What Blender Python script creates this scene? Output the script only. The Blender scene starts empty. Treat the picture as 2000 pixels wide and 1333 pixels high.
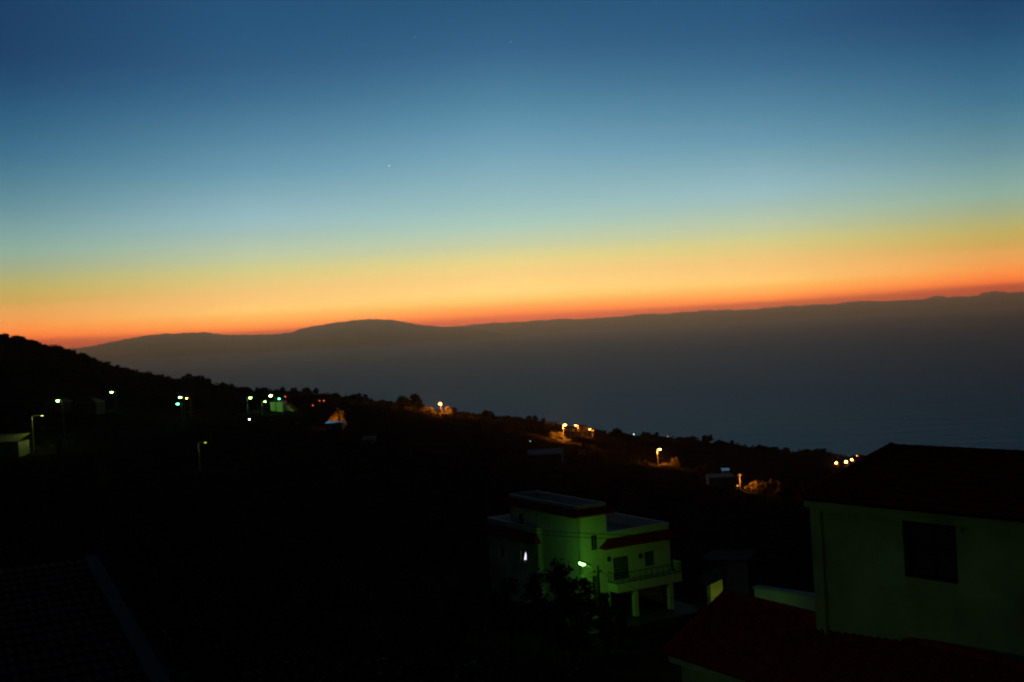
import bpy, math, random
import numpy as np
from mathutils import Vector, Matrix
random.seed(7); RNG = np.random.default_rng(11)
R_ = math.radians
sc = bpy.context.scene
COL = sc.collection

sc.render.engine = 'CYCLES'
sc.cycles.use_denoising = True; sc.cycles.filter_width = 2.1
sc.cycles.max_bounces = 4; sc.cycles.diffuse_bounces = 2; sc.cycles.volume_bounces = 0
sc.view_settings.view_transform = 'Standard'; sc.view_settings.look = 'None'
sc.view_settings.exposure = 0; sc.view_settings.gamma = 1; sc.view_settings.use_curve_mapping = False

# ------------------------------------------------------------------ camera
F = 2400.0                                    # focal length in pixels of the 2000 px wide photograph
S = F/2989.0                                  # the distances d below are written for 2989
ROT = Matrix.Rotation(math.pi/2 + R_(-0.68), 3, 'X') @ Matrix.Rotation(R_(-3.3), 3, 'Z')
cam_d = bpy.data.cameras.new('camera'); cam = bpy.data.objects.new('camera', cam_d); COL.objects.link(cam)
cam.matrix_world = ROT.to_4x4()
cam_d.sensor_width = 36; cam_d.lens = F*36/2000; cam_d.clip_start = 0.5; cam_d.clip_end = 250000
sc.camera = cam
SEA = -350.0

def ray(px, py):
    return ROT @ Vector(((px-1000)/F, (666.5-py)/F, -1.0))
def PD(px, py, d):
    r = ray(px, py); return r*(d*S/math.hypot(r.x, r.y))
def PW(px, py, d): return PD(px, py, d/S)
def PZ(px, py, z):
    r = ray(px, py); return r*(z/r.z)
def hor(px): return 696-0.0577*px

# ------------------------------------------------------------------ materials
MATS = {}
def mat(name, col, rough=0.8, var=0.25, scale=3.0, bump=0.0, spec=0.3, wave=None, metal=0.0):
    if name in MATS: return MATS[name]
    m = bpy.data.materials.new(name); m.use_nodes = True; nt = m.node_tree
    b = nt.nodes['Principled BSDF']
    b.inputs['Roughness'].default_value = rough
    b.inputs['Specular IOR Level'].default_value = spec
    b.inputs['Metallic'].default_value = metal
    tc = nt.nodes.new('ShaderNodeTexCoord')
    n = nt.nodes.new('ShaderNodeTexNoise'); n.inputs['Scale'].default_value = scale
    n.inputs['Detail'].default_value = 6; n.inputs['Roughness'].default_value = 0.65
    nt.links.new(tc.outputs['Object'], n.inputs['Vector'])
    cr = nt.nodes.new('ShaderNodeValToRGB')
    lo = [c*(1-var) for c in col]; hi = [min(1, c*(1+var)) for c in col]
    cr.color_ramp.elements[0].position = 0.3; cr.color_ramp.elements[0].color = (*lo, 1)
    cr.color_ramp.elements[1].position = 0.7; cr.color_ramp.elements[1].color = (*hi, 1)
    nt.links.new(n.outputs['Fac'], cr.inputs['Fac'])
    nt.links.new(cr.outputs['Color'], b.inputs['Base Color'])
    if bump:
        bp = nt.nodes.new('ShaderNodeBump'); bp.inputs['Strength'].default_value = bump
        bp.inputs['Distance'].default_value = 0.05
        nt.links.new(n.outputs['Fac'], bp.inputs['Height']); nt.links.new(bp.outputs['Normal'], b.inputs['Normal'])
    MATS[name] = m; return m
def emit(name, col, s):
    if name in MATS: return MATS[name]
    m = bpy.data.materials.new(name); m.use_nodes = True; nt = m.node_tree
    b = nt.nodes['Principled BSDF']; b.inputs['Base Color'].default_value = (.8, .8, .8, 1)
    b.inputs['Emission Color'].default_value = (*col, 1); b.inputs['Emission Strength'].default_value = s
    MATS[name] = m; return m

PLASTER = mat('white_plaster', (.72, .72, .68), .9, .10, 1.2, .15)
PLASTER2 = mat('weathered_plaster', (.50, .51, .48), .9, .42, .45, .4)
GREYWALL = mat('grey_render', (.30, .31, .33), .9, .2, .8, .3)
CONCRETE = mat('concrete', (.34, .34, .34), .9, .2, 1.5, .3)
TILE = mat('terracotta_tile', (.36, .030, .015), .9, .35, 4.0, .3, spec=.1)
TILEF = mat('old_terracotta_tile', (.46, .045, .035), .95, .4, 5.0, .3, spec=.05)
WOOD = mat('dark_wood', (.05, .035, .03), .9, .3, 6.0, spec=.03)
GLASS = mat('dark_pane', (.012, .014, .017), .12, .2, 2.0, spec=.5)
IRON = mat('dark_iron', (.02, .025, .022), .55, .2, 8.0, metal=.3)
STEEL = mat('galvanised_steel', (.30, .30, .29), .5, .15, 10.0, metal=.2)
BLACKPOLE = mat('tarred_pole', (.035, .03, .025), .8, .3, 6.0)
BARK = mat('bark', (.07, .05, .035), .95, .4, 8.0, .5)
LEAF = mat('dark_foliage', (.045, .055, .028), .75, .45, .8, spec=.08)
LEAF2 = mat('olive_foliage', (.06, .065, .025), .75, .45, .8, spec=.08)
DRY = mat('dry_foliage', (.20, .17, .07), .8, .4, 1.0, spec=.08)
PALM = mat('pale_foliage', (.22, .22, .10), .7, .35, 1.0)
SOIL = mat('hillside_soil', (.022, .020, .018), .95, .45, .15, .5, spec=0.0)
ROCK = mat('island_rock', (.22, .20, .18), .95, .3, .001)
CLOUD = mat('cloud', (.75, .75, .77), 1.0, .06, .001)
POLE = mat('brightened_pole', (.58, .57, .54), .8, .12, 3.0)
SLATE = mat('dull_dark_roof', (.14, .15, .15), .9, .2, 1.0)
DULL = mat('darkened_wall', (.10, .10, .095), .95, .3, 1.0)
GRILLE = mat('painted_grille', (.30, .31, .30), .6, .15, 8.0)
VERGE = mat('weathered_mortar', (.07, .07, .075), .95, .3, 2.0, .3)
SHEET = mat('zinc_sheet', (.62, .64, .66), .22, .08, .8, metal=1.0)
ASPHALT = mat('dark_paving', (.05, .05, .05), .9, .2, 2.0, .3)
TILED = mat('dimmed_terracotta_tile', (.17, .026, .032), .95, .4, 5.0, .3, spec=.05)  # old tile colour darkened so the lower left roof sinks into the dusk
GREYPOLE = mat('dimmed_pole', (.12, .12, .12), .6, .15, 6.0)
PALEROOF = mat('pale_sheet_roof', (.62, .64, .67), .6, .15, 1.0)
CABLE = mat('cable_rubber', (.012, .012, .012), .7, .2, 5.0)

# ------------------------------------------------------------------ mesh builder
class MB:
    def __init__(s): s.v = []; s.f = []
    def quad(s, *p):
        k = len(s.v); s.v += [tuple(q) for q in p]; s.f.append(tuple(range(k, k+len(p)))); return s
    def box(s, x0, x1, y0, y1, z0, z1):
        k = len(s.v)
        s.v += [(x0,y0,z0),(x1,y0,z0),(x1,y1,z0),(x0,y1,z0),(x0,y0,z1),(x1,y0,z1),(x1,y1,z1),(x0,y1,z1)]
        s.f += [tuple(k+i for i in q) for q in ((0,3,2,1),(4,5,6,7),(0,1,5,4),(1,2,6,5),(2,3,7,6),(3,0,4,7))]
        return s
    def tube(s, pts, rad, n=8, cap=True):
        pts = [Vector(p) for p in pts]
        if not hasattr(rad, '__len__'): rad = [rad]*len(pts)
        k0 = len(s.v)
        for i, p in enumerate(pts):
            t = (pts[min(i+1, len(pts)-1)]-pts[max(i-1, 0)]).normalized()
            a = t.cross(Vector((0, 0, 1)) if abs(t.z) < .9 else Vector((1, 0, 0))).normalized(); b = t.cross(a)
            for j in range(n):
                w = 2*math.pi*j/n; s.v.append(tuple(p+(a*math.cos(w)+b*math.sin(w))*rad[i]))
        for i in range(len(pts)-1):
            for j in range(n):
                a0 = k0+i*n+j; a1 = k0+i*n+(j+1) % n; s.f.append((a0, a1, a1+n, a0+n))
        if cap:
            s.f.append(tuple(k0+j for j in range(n))[::-1]); s.f.append(tuple(k0+(len(pts)-1)*n+j for j in range(n)))
        return s
    def ell(s, c, r, nu=12, nv=8, vmin=-math.pi/2, vmax=math.pi/2):
        k0 = len(s.v)
        for i in range(nv+1):
            t = vmin+(vmax-vmin)*i/nv
            for j in range(nu):
                w = 2*math.pi*j/nu
                s.v.append((c[0]+r[0]*math.cos(t)*math.cos(w), c[1]+r[1]*math.cos(t)*math.sin(w), c[2]+r[2]*math.sin(t)))
        for i in range(nv):
            for j in range(nu):
                a = k0+i*nu+j; b = k0+i*nu+(j+1) % nu; s.f.append((a, b, b+nu, a+nu))
        return s
    def add(s, verts, faces):
        k = len(s.v); s.v += [tuple(p) for p in verts]; s.f += [tuple(k+i for i in q) for q in faces]; return s
    def build(s, name, m, parent=None, smooth=False):
        me = bpy.data.meshes.new(name); me.from_pydata(s.v, [], s.f); me.update()
        return link(name, me, m, parent, smooth)
def link(name, me, m, parent=None, smooth=False):
    me.materials.append(m)
    if smooth:
        me.polygons.foreach_set('use_smooth', [True]*len(me.polygons))
    o = bpy.data.objects.new(name, me); COL.objects.link(o)
    if parent is not None: o.parent = parent
    return o
def np_mesh(name, V, Q):
    me = bpy.data.meshes.new(name); nq = len(Q); k = Q.shape[1]
    me.vertices.add(len(V)); me.vertices.foreach_set('co', V.astype(np.float32).ravel())
    me.loops.add(nq*k); me.loops.foreach_set('vertex_index', Q.astype(np.int32).ravel())
    me.polygons.add(nq); me.polygons.foreach_set('loop_start', np.arange(0, nq*k, k, dtype=np.int32))
    me.polygons.foreach_set('loop_total', np.full(nq, k, dtype=np.int32))
    me.update(calc_edges=True); return me
def tag(o, label, cat, group=None):
    o['label'] = label; o['category'] = cat
    if group: o['group'] = group
    return o
def thing(name, loc, label, cat, rz=0.0, group=None):
    o = bpy.data.objects.new(name, None); COL.objects.link(o); o.location = loc; o.rotation_euler = (0, 0, rz)
    o.empty_display_size = .3
    return tag(o, label, cat, group)

# ------------------------------------------------------------------ ground
CX  = [-400, 0, 60, 120, 200, 260, 310, 360, 420, 460, 540, 610, 680, 720, 780, 830, 900, 1000, 1050, 1100, 1200, 1300, 1400, 1500, 1600, 1660, 1700, 1800, 2000, 2400]
CY  = [600, 662, 676, 687, 717, 734, 746, 752, 761, 767, 769, 773, 783, 789, 797, 807, 815, 825, 833, 841, 856, 861, 871, 884, 890, 898, 905, 914, 930, 965]
DX  = [-400, 0, 460, 860, 1100, 1300, 1500, 1660, 2000, 2400]
DD  = [650, 650, 650, 620, 640, 800, 950, 1050, 1100, 1100]
MX  = [-400, 0, 300, 540, 860, 1100, 1300, 1500, 1700, 2000, 2400]
MZ  = [-20, -22.5, -22, -21.5, -24, -33, -37, -42, -50, -56, -66]
NX  = [-400, 0, 600, 1000, 1300, 2000, 2400]
NZ  = [-18, -20, -21.5, -22.3, -23, -26, -29]
def px_of_az(az): return 1000+F*math.tan(max(-.55, min(.55, az)))
def crest(px):
    D = float(np.interp(px, DX, DD)); y = float(np.interp(px, CX, CY))
    return D, PD(px, y, D).z
def hgt(az, d):
    px = px_of_az(az); D, zc = crest(px)
    zn = float(np.interp(px, NX, NZ)); zm = float(np.interp(px, MX, MZ))
    d = d/S
    if d <= D:
        z = float(np.interp(d, [0, 22, 48, 100, 128, 350, D], [-11.5, -11.8, -13.5, zn, zn-.2, zm, zc]))
    else:
        z = zc-.03*min(d-D, 60)-.42*max(0, d-D-60)
    a = abs(az)
    if a > .5:                                        # behind the viewer the slope rises
        t = min(1, (a-.5)/.8); z = z*(1-t)+(-11.5+.12*d)*t
    return max(z, SEA-40)
def ground(x, y):
    return hgt(math.atan2(x, y), math.hypot(x, y))
def dist_at(px, py):                                  # distance at which the ground reaches pixel row py
    D = crest(px)[0]; d = 60.0
    while d < D:
        p = at(px, d); c = ROT.transposed() @ p
        if 666.5-F*c.y/-c.z <= py: return d
        d += 2.0
    return D
def at(px, d):                                        # ground point in pixel column px at distance d
    az = math.atan((px-1000)/F); d = d*S; z = hgt(az, d); return Vector((d*math.sin(az), d*math.cos(az), z))
# one polar sheet, fine in view
AZ = sorted(set([round(a, 4) for a in np.arange(-30, 30.01, .3)]+[float(a) for a in range(-180, 181, 4)]))
RR = [1.5]+list(np.geomspace(4, 2600, 110))
V = []; Q = []
for r in RR:
    for a in AZ:
        ar = R_(a); z = hgt(ar, r)
        nz = .25*math.sin(r*.21+a*3.1)+.2*math.sin(r*.083+a*7.7)
        V.append((r*math.sin(ar), r*math.cos(ar), z+nz*min(1, r/150)))
n = len(AZ)
for i in range(len(RR)-1):
    for j in range(n-1):
        Q.append((i*n+j, i*n+j+1, (i+1)*n+j+1, (i+1)*n+j))
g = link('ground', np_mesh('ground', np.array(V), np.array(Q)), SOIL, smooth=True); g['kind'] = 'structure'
g['label'] = 'dark scrubby hillside falling to the sea'

# ------------------------------------------------------------------ sea, island, cloud bank
def sea_mat():
    m = bpy.data.materials.new('sea_water'); m.use_nodes = True; nt = m.node_tree; b = nt.nodes['Principled BSDF']
    b.inputs['Base Color'].default_value = (.002, .032, .046, 1); b.inputs['Roughness'].default_value = .42
    b.inputs['Specular Tint'].default_value = (.30, .80, 1.0, 1); b.inputs['IOR'].default_value = 1.33; b.inputs['Specular IOR Level'].default_value = .10
    tc = nt.nodes.new('ShaderNodeTexCoord')
    mp = nt.nodes.new('ShaderNodeMapping'); mp.inputs['Scale'].default_value = (.007, .013, 1); mp.inputs['Rotation'].default_value = (0, 0, R_(6))
    nt.links.new(tc.outputs['Object'], mp.inputs['Vector'])
    n1 = nt.nodes.new('ShaderNodeTexNoise'); n1.inputs['Scale'].default_value = 1.0; n1.inputs['Detail'].default_value = 5
    nt.links.new(mp.outputs['Vector'], n1.inputs['Vector'])
    bp = nt.nodes.new('ShaderNodeBump'); bp.inputs['Strength'].default_value = 1.0; bp.inputs['Distance'].default_value = 6.0
    nt.links.new(n1.outputs['Fac'], bp.inputs['Height']); nt.links.new(bp.outputs['Normal'], b.inputs['Normal'])
    b.inputs['Specular IOR Level'].default_value = 0.0
    # wave-roughened water: the reflection saturates instead of rising to a mirror at grazing angles
    gl = nt.nodes.new('ShaderNodeBsdfGlossy'); gl.inputs['Color'].default_value = (.70, .92, .94, 1); gl.inputs['Roughness'].default_value = .40
    nt.links.new(bp.outputs['Normal'], gl.inputs['Normal'])
    mxs = nt.nodes.new('ShaderNodeMixShader'); mxs.inputs['Fac'].default_value = .31
    nt.links.new(b.outputs[0], mxs.inputs[1]); nt.links.new(gl.outputs[0], mxs.inputs[2]); nt.links.new(mxs.outputs[0], nt.nodes['Material Output'].inputs['Surface'])
    return m
mb = MB(); xs = np.linspace(-38000, 38000, 20); ys = np.concatenate([np.linspace(-3000, 8000, 12), np.linspace(11000, 53900, 16)])
V = np.array([(x, y, SEA) for y in ys for x in xs]); n = len(xs)
Q = np.array([(i*n+j, i*n+j+1, (i+1)*n+j+1, (i+1)*n+j) for i in range(len(ys)-1) for j in range(n-1)])
sea = link('sea', np_mesh('sea', V, Q), sea_mat()); sea['kind'] = 'structure'

prof = [(100,684),(140,681),(180,676),(215,668.5),(255,661),(285,655.5),(300,654),(330,651.5),(345,652),(360,650),(385,650),(400,649),(415,650.5),(430,653.5),(450,654.5),(500,654.2),(540,653),(572,649),(590,642),(610,637.5),(630,635),(650,631),(675,628),(690,626),(710,624.5),(725,623.3),(745,624),(762,624.5),(780,626.5),(800,630.5),(820,634.5),(850,637),(875,639),(920,642),(960,648),(1000,657),(1040,670)]
px = np.arange(100, 1040.1, 2.0); py = np.interp(px, [p[0] for p in prof], [p[1] for p in prof])
py = py+.5*np.sin(px*.31+2*np.sin(px*.07))+.4*np.sin(px*.83+1)+.45*np.sin(px*.17)*np.sin(px*.41)
V = []; nr = 9
for k in range(nr):
    t = k/(nr-1)
    for x, y in zip(px, py):
        d = 45000+5200*(t-.5)*2
        top = PW(x, y, 45000).z
        h = SEA-5+(top-SEA+5)*math.sin(math.pi*t)**.8
        p = PW(x, 660, d); V.append((p.x, p.y, h))
n = len(px); Q = np.array([(i*n+j, i*n+j+1, (i+1)*n+j+1, (i+1)*n+j) for i in range(nr-1) for j in range(n-1)])
isl = link('hills', np_mesh('hills', np.array(V), Q), ROCK, smooth=True); isl['kind'] = 'structure'
isl['label'] = 'hazy island with a rounded peak on the horizon'

px = np.arange(-500, 2600, 3.0)
py = (680-.0577*(px-140))
lump = 1.0*np.sin(px*.031)*np.sin(px*.0113+1)+.9*np.abs(np.sin(px*.057+2*np.sin(px*.013)))+.6*np.abs(np.sin(px*.171))
lump = lump*np.clip((px-820)/150, .25, 1)
def blob(c, w, h): return h*np.clip(1-((px-c)/w)**4, 0, 1)
lump = lump+blob(1832, 17, 1.6)+blob(1935, 22, 3.2)+blob(1962, 6, 2)
py = py-lump*1.8+1.0
V = []; nr = 11
for k in range(nr):
    t = k/(nr-1)
    for i, (x, y) in enumerate(zip(px, py)):
        d = 55200+3800*t
        top = PW(x, y, 55200+1900).z
        h = -420+(top+420)*(math.sin(math.pi*t))**.35*(1+.02*math.sin(i*.7+k*1.9))/(1.02 if .4 < t < .6 else 1.0)
        p = PW(x, hor(x), d); V.append((p.x, p.y, h))
n = len(px); Q = np.array([(i*n+j, i*n+j+1, (i+1)*n+j+1, (i+1)*n+j) for i in range(nr-1) for j in range(n-1)])
cb = link('cloud_bank', np_mesh('cloud_bank', np.array(V), Q), CLOUD, smooth=True); cb['kind'] = 'structure'
cb['label'] = 'low bank of cloud along the horizon'

# ------------------------------------------------------------------ haze
HAZE_DENS, HAZE_COL, HAZE_G = 3.1e-5, (.84, .64, .52), .905
hz = MB().box(-39000, 39000, -4000, 54200, SEA-41.5, 560).build('haze', bpy.data.materials.new('evening_haze'))
hm = hz.data.materials[0]; hm.use_nodes = True; nt = hm.node_tree; nt.nodes.clear()
out = nt.nodes.new('ShaderNodeOutputMaterial'); pv = nt.nodes.new('ShaderNodeVolumePrincipled')
pv.inputs['Color'].default_value = (*HAZE_COL, 1); pv.inputs['Density'].default_value = HAZE_DENS; pv.inputs['Anisotropy'].default_value = HAZE_G
pv.inputs['Density Attribute'].default_value = ''
nt.links.new(pv.outputs['Volume'], out.inputs['Volume'])
hz['kind'] = 'stuff'; hz['label'] = 'brownish evening haze over the sea'; hz['category'] = 'haze'

# ------------------------------------------------------------------ sky
w = bpy.data.worlds.new('World'); sc.world = w; w.use_nodes = True; nt = w.node_tree; nt.nodes.clear()
N = nt.nodes.new; L = nt.links.new
tc = N('ShaderNodeTexCoord'); sx = N('ShaderNodeSeparateXYZ'); L(tc.outputs['Generated'], sx.inputs[0])
def math_(op, a, b=None, c=None, clamp=False):
    m = N('ShaderNodeMath'); m.operation = op; m.use_clamp = clamp
    for i, v in enumerate((a, b, c)):
        if v is None: continue
        if isinstance(v, (int, float)): m.inputs[i].default_value = v
        else: L(v, m.inputs[i])
    return m.outputs[0]
el = math_('MULTIPLY', math_('ARCSINE', sx.outputs['Z']), 180/math.pi)           # elevation, degrees
az = math_('MULTIPLY', math_('ABSOLUTE', math_('SUBTRACT', math_('ARCTAN2', sx.outputs['X'], sx.outputs['Y']), 0.0)), 180/math.pi)
elf = math_('DIVIDE', math_('ADD', el, 1.0), 18.0, clamp=True)
def s2l(c): return tuple(((v/255)/12.92 if v/255 <= .04045 else ((v/255+.055)/1.055)**2.4) for v in c)
def ramp(stops):
    r = N('ShaderNodeValToRGB'); L(elf, r.inputs['Fac']); r.color_ramp.interpolation = 'LINEAR'
    e = r.color_ramp.elements
    while len(e) < len(stops): e.new(.5)
    for k, (deg, c) in enumerate(stops):
        e[k].position = (deg+1)/18; e[k].color = (*[v/8 for v in s2l(c)], 1)
    return r.outputs['Color']
#SKYTABLE
SKY_C = [(-1.0, (300.3, 112.5, 63.9)), (0.37, (400.4, 150.0, 85.2)), (0.63, (466.5, 231.4, 85.8)), (0.91, (372.0, 240.2, 107.5)), (1.2, (341.4, 264.6, 132.2)), (1.63, (320.9, 267.1, 156.5)), (2.35, (291.2, 241.5, 149.4)), (3.06, (257.7, 238.3, 151.5)), (3.77, (217.3, 225.5, 178.9)), (4.72, (180.3, 216.6, 200.4)), (5.67, (158.4, 200.3, 200.1)), (6.85, (138.2, 184.2, 197.0)), (8.02, (118.5, 168.3, 189.7)), (9.19, (98.7, 152.3, 179.8)), (10.35, (80.2, 135.1, 164.0)), (11.5, (66.2, 118.5, 151.2)), (12.64, (54.1, 102.1, 140.5)), (13.77, (45.0, 93.8, 130.8)), (14.89, (39.0, 86.1, 123.6)), (17.0, (35.1, 77.5, 111.2))]
SKY_M = [(-1.0, (263.1, 107.2, 54.5)), (0.38, (350.8, 142.9, 72.7)), (0.57, (502.9, 246.8, 82.4)), (0.81, (406.5, 253.9, 109.0)), (1.11, (351.3, 254.9, 118.0)), (1.39, (331.4, 261.2, 141.3)), (1.86, (304.6, 238.1, 139.7)), (2.32, (278.4, 229.2, 139.4)), (2.79, (254.2, 227.5, 143.8)), (3.26, (232.6, 226.2, 151.9)), (3.72, (210.1, 220.5, 173.4)), (4.3, (190.6, 213.5, 186.0)), (4.88, (172.0, 202.7, 193.9)), (5.35, (160.1, 200.1, 204.2)), (6.16, (143.2, 186.4, 198.6)), (6.96, (124.6, 172.3, 187.5)), (7.75, (105.4, 158.3, 182.1)), (9.32, (81.5, 134.6, 163.2)), (10.89, (60.0, 110.8, 146.2)), (12.43, (46.5, 93.5, 131.4)), (13.96, (39.3, 86.5, 126.0)), (17.0, (35.4, 77.9, 113.4))]
SKY_E = [(-1.0, (255.5, 80.5, 33.3)), (0.5, (340.6, 107.3, 44.4)), (0.7, (415.2, 177.3, 56.4)), (0.9, (379.1, 191.9, 65.5)), (1.19, (342.3, 197.5, 83.9)), (1.52, (303.9, 197.0, 92.8)), (1.85, (279.8, 197.3, 100.6)), (2.3, (239.4, 192.9, 98.4)), (2.74, (219.0, 195.2, 103.8)), (3.18, (198.8, 193.9, 122.2)), (3.62, (179.9, 189.8, 142.7)), (4.07, (163.3, 186.8, 155.8)), (4.51, (149.4, 186.8, 169.3)), (5.39, (128.7, 171.8, 169.2)), (6.27, (106.8, 153.6, 165.2)), (7.14, (89.2, 139.6, 157.1)), (8.45, (63.7, 119.1, 147.8)), (9.96, (46.6, 99.6, 134.0)), (11.36, (34.7, 80.9, 118.7)), (12.74, (27.2, 67.0, 106.0)), (17.0, (24.5, 60.3, 95.4))]
#ENDSKY
rc = ramp(SKY_C); rm = ramp(SKY_M); re = ramp(SKY_E)
def fac(a, b):
    f = N('ShaderNodeMapRange'); L(az, f.inputs['Value']); f.inputs['From Min'].default_value = a; f.inputs['From Max'].default_value = b
    return f.outputs['Result']
def mix(fc, a, b):
    m = N('ShaderNodeMix'); m.data_type = 'RGBA'; L(fc, m.inputs['Factor']); L(a, m.inputs[6]); L(b, m.inputs[7]); return m
mx = mix(fac(11.77, 21.6), mix(fac(.5, 11.77), rc, rm).outputs[2], re)
f2 = N('ShaderNodeMapRange'); f2.interpolation_type = 'SMOOTHSTEP'; L(az, f2.inputs['Value']); f2.inputs['From Min'].default_value = 24; f2.inputs['From Max'].default_value = 80
mx2 = N('ShaderNodeMix'); mx2.data_type = 'RGBA'; L(f2.outputs['Result'], mx2.inputs['Factor']); L(mx.outputs[2], mx2.inputs[6]); mx2.inputs[7].default_value = (.00034, .00042, .00055, 1)
f3 = N('ShaderNodeMapRange'); f3.interpolation_type = 'SMOOTHSTEP'; L(el, f3.inputs['Value']); f3.inputs['From Min'].default_value = 15.5; f3.inputs['From Max'].default_value = 42
mx3 = N('ShaderNodeMix'); mx3.data_type = 'RGBA'; L(f3.outputs['Result'], mx3.inputs['Factor']); L(mx2.outputs[2], mx3.inputs[6]); mx3.inputs[7].default_value = (.00032, .00044, .00058, 1)
bg = N('ShaderNodeBackground'); L(mx3.outputs[2], bg.inputs['Color']); bg.inputs['Strength'].default_value = 8.0
wo = N('ShaderNodeOutputWorld'); L(bg.outputs[0], wo.inputs['Surface'])

STAR = emit('star_glow', (.85, .92, 1.0), 1.1); STAR2 = emit('faint_star_glow', (.8, .9, 1.0), .35)
for x, y, r, m, lab in ((760, 324, 36, STAR, 'bright evening planet alone in the middle of the blue sky'),
                        (998, 82, 24, STAR2, 'faint star high in the dark blue near the centre top'),
                        (810, 73, 22, STAR2, 'faint star high in the dark blue left of the centre top')):
    p = PW(x, y, 90000); o = MB().ell((0, 0, 0), (r, r, r), 8, 6).build('star', m); o.location = p
    tag(o, lab, 'star')

# ------------------------------------------------------------------ foliage meshes
def leaf_quads(centres, radii, per, size, rng, flat=1.0):
    """leaf-sized quads spread through clumps"""
    C = np.repeat(np.asarray(centres, float), per, 0); Rr = np.repeat(np.asarray(radii, float), per)
    k = len(C)
    u = rng.normal(size=(k, 3)); u /= np.linalg.norm(u, axis=1)[:, None]
    P = C+u*(Rr*rng.uniform(.45, 1.05, k))[:, None]*np.array([1, 1, flat])
    a = rng.normal(size=(k, 3)); a /= np.linalg.norm(a, axis=1)[:, None]
    b = np.cross(a, rng.normal(size=(k, 3))); b /= np.linalg.norm(b, axis=1)[:, None]
    s = size*rng.uniform(.6, 1.3, k)[:, None]
    V = np.stack([P-a*s*.5, P+b*s*.32, P+a*s*.5, P-b*s*.32], 1).reshape(-1, 3)
    Q = np.arange(4*k).reshape(-1, 4)
    return V, Q
def tree_meshes(kind, seed):
    """unit-height tree: (trunk mesh, crown mesh)"""
    rg = np.random.default_rng(seed); mb = MB(); cs = []; rs = []
    if kind == 'round':
        mb.tube([(0,0,-.08),(.01,0,.18),(.02,.01,.42)], [.032,.025,.016], 7)
        for k in range(7):
            w = k*2.4+rg.uniform(-.3,.3); r = rg.uniform(.14,.30); z = rg.uniform(.45,.78)
            mb.tube([(.01,0,.22+.03*k),(.5*r*math.cos(w),.5*r*math.sin(w),z-.14),(r*math.cos(w),r*math.sin(w),z)], [.015,.010,.005], 5)
        for k in range(34):
            w = rg.uniform(0,6.28); r = .36*math.sqrt(rg.uniform(0,1)); z = .34+rg.uniform(0,1)*.52*math.sqrt(max(.05,1-(r/.40)**2))
            cs.append((r*math.cos(w), r*math.sin(w), z)); rs.append(rg.uniform(.07,.13))
        size, per = .07, 22
    elif kind == 'tall':
        mb.tube([(0,0,-.08),(.008,0,.4),(0,.01,.85)], [.026,.018,.006], 7)
        for k in range(9):
            w = k*2.4; z = .25+.06*k; r = .17*(1-.08*k)
            mb.tube([(0,0,z),(r*math.cos(w),r*math.sin(w),z+.08)], [.010,.004], 5)
        for k in range(30):
            z = rg.uniform(.2,.95); rr = .17*(1-((z-.45)/.6)**2)+.02; w = rg.uniform(0,6.28); r = rr*rg.uniform(.2,1)
            cs.append((r*math.cos(w), r*math.sin(w), z)); rs.append(rg.uniform(.05,.09))
        size, per = .06, 20
    else:                                             # bush
        mb.tube([(0,0,-.1),(.02,.01,.2),(.05,0,.5)], [.05,.035,.015], 6)
        for k in range(6):
            w = k*1.05+rg.uniform(-.3,.3); mb.tube([(0,0,.02),(.22*math.cos(w),.22*math.sin(w),.3),(.42*math.cos(w),.42*math.sin(w),.6)], [.03,.02,.008], 5)
        for k in range(34):
            w = rg.uniform(0,6.28); r = .52*math.sqrt(rg.uniform(0,1)); z = .1+rg.uniform(0,1)*.72*math.sqrt(max(.05,1-(r/.58)**2))
            cs.append((r*math.cos(w), r*math.sin(w), z)); rs.append(rg.uniform(.10,.17))
        size, per = .10, 22
    V, Q = leaf_quads(cs, rs, int(per*1.7), size*1.35, rg)
    rad = np.percentile(np.hypot(V[:, 0], V[:, 1]), 97); V[:, :2] *= .5/rad       # unit width, unit height
    zt = np.percentile(V[:, 2], 99); V[:, 2] *= 1/zt
    mb.v = [(x*.5/rad, y*.5/rad, z/zt) for x, y, z in mb.v]
    tm = bpy.data.meshes.new(kind+'_trunk'); tm.from_pydata(mb.v, [], mb.f); tm.update(); tm.materials.append(BARK)
    return tm, np_mesh(kind+'_crown', V, Q)
TREES = {k: [tree_meshes(k, s+10*i) for i in range(3)] for s, k in ((1,'round'),(2,'tall'),(3,'bush'))}
CROWN = {}
def crown_mesh(kind, i, m):
    key = (kind, i, m.name)
    if key not in CROWN:
        c = TREES[kind][i][1].copy(); c.materials.append(m); CROWN[key] = c
    return CROWN[key]
NT = [0]
def tree(kind, px, d, top, wpx, label, m=LEAF, name=None, cat=None, base=None, group=None):
    """a tree whose top reaches pixel row `top` in column px at distance d and that is wpx pixels wide"""
    p = at(px, d)
    if base is not None: p.z = base
    h = max(.8, PD(px, top, d).z-p.z); wd = wpx*d*S/F
    i = NT[0] % 3; NT[0] += 1
    name = name or ('shrub' if kind == 'bush' else 'tree'); cat = cat or name
    t = thing(name, p, label, cat, random.uniform(0, 6.28), group)
    s = wd
    for nm, me in (('trunk', TREES[kind][i][0]), ('crown', crown_mesh(kind, i, m))):
        o = bpy.data.objects.new(nm, me); COL.objects.link(o); o.parent = t; o.scale = (s, s, h)
    return t

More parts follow.
